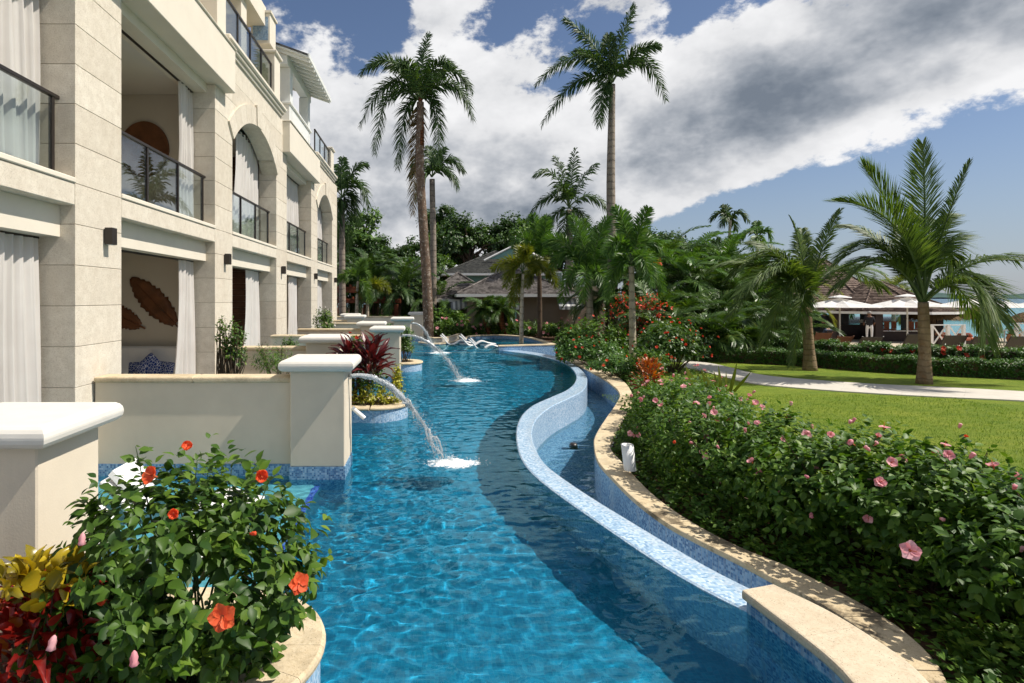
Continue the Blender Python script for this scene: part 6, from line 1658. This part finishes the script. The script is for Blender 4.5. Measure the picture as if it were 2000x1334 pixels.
LN = [(1610, 650, 24.0, 'wicker', 'brown wicker lounger just right of the smaller coconut trunk'), (1652, 657, 24.0, 'wicker', 'low brown wicker lounger between the two coconut palms'), (1705, 658, 23.5, 'sling_grey', 'dark lounger with its back lowered between the coconut palms'),
      (1795, 653, 21.8, 'sling_grey', 'grey lounger half hidden by the larger coconut trunk'), (1868, 655, 21.5, 'sling_grey', 'grey lounger in front of the crossed white railing'), (1927, 657, 21.2, 'sling_grey', 'grey lounger below the third white umbrella'), (1998, 657, 20.8, 'sling_grey', 'grey lounger at the right picture edge')]
for px, py, Y, mt, w in LN: sling_lounger(px, py, Y, w, M[mt], .80 if mt != 'wicker' else .62)
# striped towels and wicker chairs beyond the railing
for k, (px, py, Y, mt, w) in enumerate([(1893, 648, 31, 'rim_cloth', 'heap of red patterned cushions behind the white railing'), (1850, 652, 31.5, 'rim_cloth', 'red patterned cushions seen through the crossed railing')]):
    p = at(px, py, Y); t = thing('cushion_pile', w, 'cushions', (p.x, Y, TZ_), 'patterned cushion piles')
    for q in range(4): put('cushion', box_mesh(.42, .3, .16, M[('rim_cloth', 'orange_wood', 'wicker', 'rim_cloth')[q]], .05), t, (p.x + (q % 2) * .45 - .22, Y + .1 * q, TZ_ + .35 + .19 * (q // 2)), (0, .1 * q, .2 * q))
    box('bench', p.x - .55, p.x + .55, Y - .1, Y + .45, TZ_, .26, M['dark_wood'], t)
for k, (px, Y, w) in enumerate([(1936, 31, 'left of the two terracotta pots by the sea'), (1980, 31, 'right of the two terracotta pots by the sea')]):
    p = at(px, 655, Y); t = thing('plant_pot', 'terracotta pot ' + w, 'pot', (p.x, Y, TZ_), 'terracotta pots'); m = MB(); m.lathe([(.16, 0), (.26, .2), (.30, .42), (.25, .58), (.28, .62), (.24, .62), (.2, .5)], (p.x, Y, TZ_), 18); m.obj('pot_body', M['terracotta'], t, True)
    rs = np.random.RandomState(k); P = np.array([p.x, Y, .72]) + rs.normal(size=(40, 3)) * .15; o = put('foliage', scatter_mesh('foliage', *LEAFS, *sprigs(rs, P, unit(rs.normal(size=(40, 3)) + [0, 0, 1]), 6, .14), M['leaf_hedge']), t); o['kind'] = 'stuff'
hr = thing('hand_rail', 'curved steel hand rail at the terrace steps', 'hand rail', tuple(at(1970, 690, 23.5)))
m = MB(); m.tube([at(1938, 655, 23.5), at(1962, 645, 23.5), at(1985, 644, 23.5), at(1994, 650, 23.5), at(1996, 690, 23.5)], .025, 8); m.tube([at(1962, 645, 23.5), at(1962, 690, 23.5)], .025, 8); m.obj('rail_tube', M['steel'], hr, True)

# white in-pool loungers
def ledge_lounger(x, y, z, label, rz=0.0, s=1.0):
    prof = [(-.95, .62), (-.80, .50), (-.55, .20), (-.35, .10), (-.15, .14), (.10, .30), (.30, .34), (.55, .26), (.85, .20), (1.0, .19)]
    P = catmull([Vector((a, 0, b)) for a, b in prof], 26); w = .34; th = .075
    v = []; f = []
    for i, p in enumerate(P):
        d = (P[min(25, i + 1)] - P[max(0, i - 1)]).normalized(); n_ = Vector((-d.z, 0, d.x))
        for sy in (-1, 1):
            for k in (0, 1): q = p - n_ * th * k; v.append((q.x, sy * w, q.z))
    for i in range(25):
        b = i * 4; c_ = b + 4
        f += [(b, b + 2, c_ + 2, c_), (b + 1, c_ + 1, c_ + 3, b + 3), (b, c_, c_ + 1, b + 1), (b + 2, b + 3, c_ + 3, c_ + 2)]
    f += [(0, 1, 3, 2), (100, 102, 103, 101)]
    t = thing('pool_lounger', label, 'lounger', (x, y, z), 'white loungers in the water')
    o = mobj('moulded_shell', v, f, M['white_plastic'], None, True); adopt(o, None); o.parent = t
    bv = o.modifiers.new('b', 'BEVEL'); bv.width = .025; bv.segments = 2; bv.limit_method = 'ANGLE'
    m = MB(); m.box(-.5, -.2, -.3, .3, -.02, .09); m.box(.15, .95, -.3, .3, -.02, .16); oo = m.obj('base', M['white_plastic'], None); oo.parent = t
    hp = mobj('head_pillow', [(-.9, -.28, .66), (-.62, -.28, .36), (-.62, .28, .36), (-.9, .28, .66), (-.86, -.26, .71), (-.57, -.26, .42), (-.57, .26, .42), (-.86, .26, .71)], [(0, 1, 2, 3), (7, 6, 5, 4), (0, 4, 5, 1), (1, 5, 6, 2), (2, 6, 7, 3), (3, 7, 4, 0)], M['white_plastic'], None); hp.parent = t
    t.rotation_euler = (0, 0, rz); t.scale = (s, s, s)
    return t
ledge_lounger(-2.72, 6.95, -.22, 'white in-pool lounger behind the orange hibiscus, by the wall')
ledge_lounger(-2.60, 5.75, -.22, 'white in-pool lounger behind the orange hibiscus, nearer the camera')
ledge_lounger(1.55, 31.0, -.05, 'white lounger in the raised pool with high backrest, left', .0, .9)
ledge_lounger(2.55, 30.2, -.05, 'white lounger in the raised pool with its backrest facing the bungalow', .0, .95)
ledge_lounger(2.9, 28.9, -.12, 'white lounger in the raised pool closest to its front wall', .0, .9)

# ------------------------------------------------------------------ water jets
def jet(xs, ys, zs, xe, ye, label, r0=.036, seed=0, sc=1.0):
    rs = np.random.RandomState(seed); t = thing('water_jet', label, 'water jet', (xe, ye, 0), 'arching water jets')
    n = 46; A = Vector((xs, ys, zs)); pts = []; 
    for i in range(n + 1):
        s = i / n; pts.append(Vector((xs + (xe - xs) * s, ys + (ye - ys) * s, zs + .06 * sc * 4 * s * (1 - s) - zs * s ** 2.0)))
    def strand(i0, i1, a, r, k):
        ph = rs.uniform(0, 6); P = []; R = []
        for i in range(i0, i1 + 1):
            s = i / n; off = a * s ** .8
            P.append(pts[i] + Vector((math.sin(ph + i * .55) * off * .7, math.cos(ph * 1.3 + i * .5) * off, math.sin(ph * 2 + i * .8) * off * 1.3)))
            e = math.sin(PI * (i - i0 + .6) / (i1 - i0 + 1.2)) ** .5 if k else 1
            R.append(max(.002, r * e * rs.uniform(.7, 1.25)))
        m = MB(); m.tube(P, R, 6); m.obj('stream', M['jet_water'], t, True)
    strand(0, int(n * .62), .012 * sc, r0 * .8, 0)                      # the clear head of the jet
    for q in range(4): strand(0, int(n * rs.uniform(.45, .75)), rs.uniform(.02, .05) * sc, r0 * .34, 0)
    for q in range(34):                                                 # then torn into short threads
        i0 = int(n * rs.uniform(.28, .90)); strand(i0, min(n, i0 + rs.randint(3, 8)), rs.uniform(.02, .085) * sc, r0 * rs.uniform(.12, .34), 1)
    k = 1500; s = rs.beta(2.6, 1.0, k); P = np.array([pts[min(n, int(q * n))][:] for q in s]) + rs.normal(size=(k, 3)) * (.018 + .055 * s[:, None] ** 1.5) * sc * np.array([1, 1, 1.2]) + np.array([0, 0, -.02])
    P[:, 2] = np.maximum(P[:, 2], .01)
    OCT = ([(1, 0, 0), (-1, 0, 0), (0, 1, 0), (0, -1, 0), (0, 0, 1), (0, 0, -1)], [(0, 2, 4), (2, 1, 4), (1, 3, 4), (3, 0, 4), (2, 0, 5), (1, 2, 5), (3, 1, 5), (0, 3, 5)])
    o = put('droplets', scatter_mesh('droplets', *OCT, P, rs.normal(size=(k, 3)), rs.normal(size=(k, 3)), rs.uniform(.002, .0085, k) * sc, M['jet_water']), t); o['kind'] = 'stuff'
    # foam: a low churned mound with ragged edge, and spray thrown off it
    nr, na = 22, 72; v = []; f = []
    for i in range(nr + 1):
        for j in range(na):
            a = 2 * PI * j / na; r = i / nr; edge = 1 + .35 * mnoise.noise((math.cos(a) * 1.6, math.sin(a) * 1.6, seed * 3.0)) + .18 * mnoise.noise((math.cos(a) * 5, math.sin(a) * 5, seed))
            x = xe + .13 * sc + .46 * sc * r * edge * math.cos(a); y = ye + .24 * sc * r * edge * math.sin(a)
            h = .065 * sc * math.exp(-(r * 1.9) ** 2) * (.6 + .9 * abs(mnoise.noise((x * 9, y * 14, seed)))) + .018 * (1 - r) * mnoise.noise((x * 30, y * 40, 5)) + .010 * (1 - r) - .004
            v.append((x, y, h))
    for i in range(nr):
        for j in range(na): f.append((i * na + j, i * na + (j + 1) % na, (i + 1) * na + (j + 1) % na, (i + 1) * na + j))
    o = mobj('splash', v, f, M['foam_patch'], t, True)
    k = 420; a = rs.uniform(0, 2 * PI, k); r = np.abs(rs.normal(size=k)); P = np.stack([xe + .12 * sc + .24 * sc * r * np.cos(a), ye + .15 * sc * r * np.sin(a), .005 + np.abs(rs.normal(size=k)) * .07 * sc * np.exp(-r * .7)], 1)
    o = put('spray', scatter_mesh('spray', *OCT, P, rs.normal(size=(k, 3)), rs.normal(size=(k, 3)), rs.uniform(.003, .009, k) * sc, M['foam']), t); o['kind'] = 'stuff'
e1 = gp(868, 905, 0); e2 = gp(908, 741, 0); e3 = gp(850, 664, .03)
jet(-1.10, 8.33, 1.34, e1.x, e1.y, 'nearest arching water jet splashing in the open pool', .054, 1)
jet(-.78, 17.37, 1.34, e2.x - .1, 17.4, 'second arching water jet splashing farther down the pool', .046, 2, 1.15)
jet(-.70, 25.77, 1.34, .35, 26.2, 'farthest water jet falling beside the spa rim', .045, 3, 1.2)

# ------------------------------------------------------------------ people at the bar
def person(label, loc, joints, edges, radii, zones, extra, rz=0.0):
    """one skinned body; zones give the clothing by which limb a face is nearest to"""
    me = bpy.data.meshes.new('body'); names = list(joints); me.from_pydata([joints[k] for k in names], [(names.index(a), names.index(b)) for a, b in edges], []); me.update()
    t = thing('person', label, 'person', loc, 'people at the bar'); t.rotation_euler = (0, 0, rz)
    o = bpy.data.objects.new('body', me); COL.objects.link(o)
    sk = o.modifiers.new('skin', 'SKIN'); sk.use_smooth_shade = True
    for i, k in enumerate(names):
        d = me.skin_vertices[0].data[i]; r = radii[k]; d.radius = r if isinstance(r, tuple) else (r, r); d.use_root = k == 'pelvis'
    sb_ = o.modifiers.new('sub', 'SUBSURF'); sb_.levels = 1; sb_.render_levels = 1
    dg = bpy.context.evaluated_depsgraph_get(); ev = bpy.data.meshes.new_from_object(o.evaluated_get(dg))
    bpy.data.objects.remove(o)
    mats = []
    for _, mt in zones:
        if mt not in mats: mats.append(mt)
    ev.materials.clear()
    for mt in mats: ev.materials.append(M[mt])
    for p in ev.polygons:
        best, bm_ = 9, 0
        for (a, b), mt in zones:
            A, B = Vector(joints[a]), Vector(joints[b]); d = B - A; u = max(0, min(1, (p.center - A).dot(d) / max(1e-6, d.length_squared))); q = (p.center - A - d * u).length
            if q < best: best, bm_ = q, mats.index(mt)
        p.material_index = bm_; p.use_smooth = True
    b = bpy.data.objects.new('body', ev); COL.objects.link(b); b.parent = t
    hx, hy, hz = joints['head']
    h = MB(); h.lathe([(0, -.13), (.05, -.12), (.075, -.06), (.088, .02), (.085, .07), (.06, .115), (0, .13)], (hx, hy, hz), 14); ho = h.obj('head', M[extra['skin']], None, True); ho.parent = t
    fc = MB(); fc.tube([(hx, hy - .085, hz + .02), (hx, hy - .105, hz - .02)], [.010, .018], 6)
    for s in (-1, 1): fc.tube([(hx + s * .083, hy, hz + .02), (hx + s * .1, hy + .02, hz - .03)], .014, 5)
    fo = fc.obj('face_features', M[extra['skin']], None, True); fo.parent = t
    ey = MB()
    for s in (-1, 1): ey.tube([(hx + s * .032, hy - .078, hz + .02), (hx + s * .032, hy - .09, hz + .02)], .010, 6)
    ey.tube([(hx - .025, hy - .078, hz - .055), (hx + .025, hy - .078, hz - .055)], .006, 5)
    eo = ey.obj('eyes_and_mouth', M['dark_void'], None); eo.parent = t
    c_ = MB(); c_.lathe([(.0, .15), (.06, .135), (.095, .07), (.097, .03), (.09, .0 if extra['hat'] == 'hair_grey' else .03)], (hx, hy + .008, hz), 14)
    if extra['hat'] == 'cap_red': c_.box(hx - .06, hx + .06, hy - .17, hy - .06, hz + .055, hz + .07)
    co = c_.obj('cap' if extra['hat'] == 'cap_red' else 'hair', M[extra['hat']], None, True); co.parent = t
    for s, k in ((-1, 'hand_l'), (1, 'hand_r')):
        hp = Vector(joints[k]); hm = MB(); hm.tube([hp, hp + Vector((0, -.06, -.02))], [.028, .034], 6)
        for q, L in enumerate((.06, .075, .08, .07)): hm.tube([hp + Vector((-.03 + q * .02, -.06, -.02)), hp + Vector((-.03 + q * .02, -.06 - L * .6, -.03)), hp + Vector((-.03 + q * .02, -.06 - L * .9, -.06))], .009, 5)
        hm.tube([hp + Vector((-s * .03, -.02, -.01)), hp + Vector((-s * .055, -.06, -.02))], .011, 5)
        x = hm.obj('hand', M[extra['skin']], None, True); x.parent = t
    return t
def human(pose):
    if pose == 'stand':
        J = dict(pelvis=(0, 0, .95), belly=(0, 0, 1.12), chest=(0, 0, 1.33), neck=(0, 0, 1.5), head=(0, -.01, 1.63), sh_l=(-.18, 0, 1.42), el_l=(-.25, -.04, 1.14), hand_l=(-.22, -.24, 1.02), sh_r=(.18, 0, 1.42), el_r=(.25, -.04, 1.14), hand_r=(.22, -.24, 1.02),
                 hip_l=(-.1, 0, .9), kn_l=(-.11, -.02, .5), an_l=(-.11, .02, .08), to_l=(-.12, -.15, .04), hip_r=(.1, 0, .9), kn_r=(.11, -.02, .5), an_r=(.11, .02, .08), to_r=(.12, -.15, .04))
    else:
        J = dict(pelvis=(0, 0, .5), belly=(0, -.01, .66), chest=(0, -.03, .88), neck=(0, -.04, 1.05), head=(0, -.06, 1.19), sh_l=(-.18, -.03, .97), el_l=(-.24, -.1, .70), hand_l=(-.14, -.32, .66), sh_r=(.18, -.03, .97), el_r=(.24, -.1, .70), hand_r=(.14, -.32, .66),
                 hip_l=(-.1, -.04, .49), kn_l=(-.12, -.46, .50), an_l=(-.12, -.44, .09), to_l=(-.12, -.6, .04), hip_r=(.1, -.04, .49), kn_r=(.12, -.46, .50), an_r=(.12, -.44, .09), to_r=(.12, -.6, .04))
    E = [('pelvis', 'belly'), ('belly', 'chest'), ('chest', 'neck'), ('neck', 'head'), ('chest', 'sh_l'), ('sh_l', 'el_l'), ('el_l', 'hand_l'), ('chest', 'sh_r'), ('sh_r', 'el_r'), ('el_r', 'hand_r'),
         ('pelvis', 'hip_l'), ('hip_l', 'kn_l'), ('kn_l', 'an_l'), ('an_l', 'to_l'), ('pelvis', 'hip_r'), ('hip_r', 'kn_r'), ('kn_r', 'an_r'), ('an_r', 'to_r')]
    R = dict(pelvis=(.15, .11), belly=(.14, .10), chest=(.16, .11), neck=.055, head=.06, sh_l=.07, el_l=.045, hand_l=.03, sh_r=.07, el_r=.045, hand_r=.03, hip_l=.09, kn_l=.06, an_l=.042, to_l=.035, hip_r=.09, kn_r=.06, an_r=.042, to_r=.035)
    return J, E, R
def zones(E, shirt, pants, skin):
    z = []
    for a, b in E:
        if b in ('hand_l', 'hand_r', 'head', 'neck'): z.append(((a, b), skin))
        elif b in ('belly', 'chest', 'sh_l', 'sh_r', 'el_l', 'el_r'): z.append(((a, b), shirt))
        else: z.append(((a, b), pants))
    return z
J, E, R = human('stand'); p = at(1613, 620, 35)
person('person in dark clothes and a red cap standing inside the bar', (p.x, 35.2, TZ_), J, E, R, zones(E, 'cloth_black', 'cloth_black', 'skin'), dict(skin='skin', hat='cap_red'), .4)
J, E, R = human('sit'); p = at(1618, 641, 29.5)
ch_ = thing('bar_chair', 'dark chair of the grey haired person in front of the bar', 'chair', (p.x, 29.5, TZ_))
box('seat', p.x - .22, p.x + .22, 29.3, 29.75, .32, .36, M['dark_wood'], ch_); box('backrest', p.x - .22, p.x + .22, 29.27, 29.30, .36, .85, M['dark_wood'], ch_)
for sx in (-.2, .2):
    for yy in (29.32, 29.72): box('leg', p.x + sx - .02, p.x + sx + .02, yy - .02, yy + .02, TZ_, .32, M['dark_wood'], ch_)
person('grey haired person in dark blue sitting in front of the bar', (p.x, 29.5, TZ_ - .05), J, E, R, zones(E, 'cloth_blue', 'cloth_black', 'skin_pale'), dict(skin='skin_pale', hat='hair_grey'), PI + .2)
J, E, R = human('stand'); p = at(1698, 640, 33)
person('person in white trousers standing by the dark bar post', (p.x, 33.0, TZ_), J, E, R, zones(E, 'cloth_black', 'cloth_white', 'skin'), dict(skin='skin', hat='hair_grey'), 2.6)
# light that the ripples bend falls on these surfaces
for o in bpy.data.objects:
    if o.type == 'MESH' and any(m and m.name.startswith(('mosaic', 'pool_ledge')) for m in o.data.materials): o.cycles.is_caustics_receiver = True
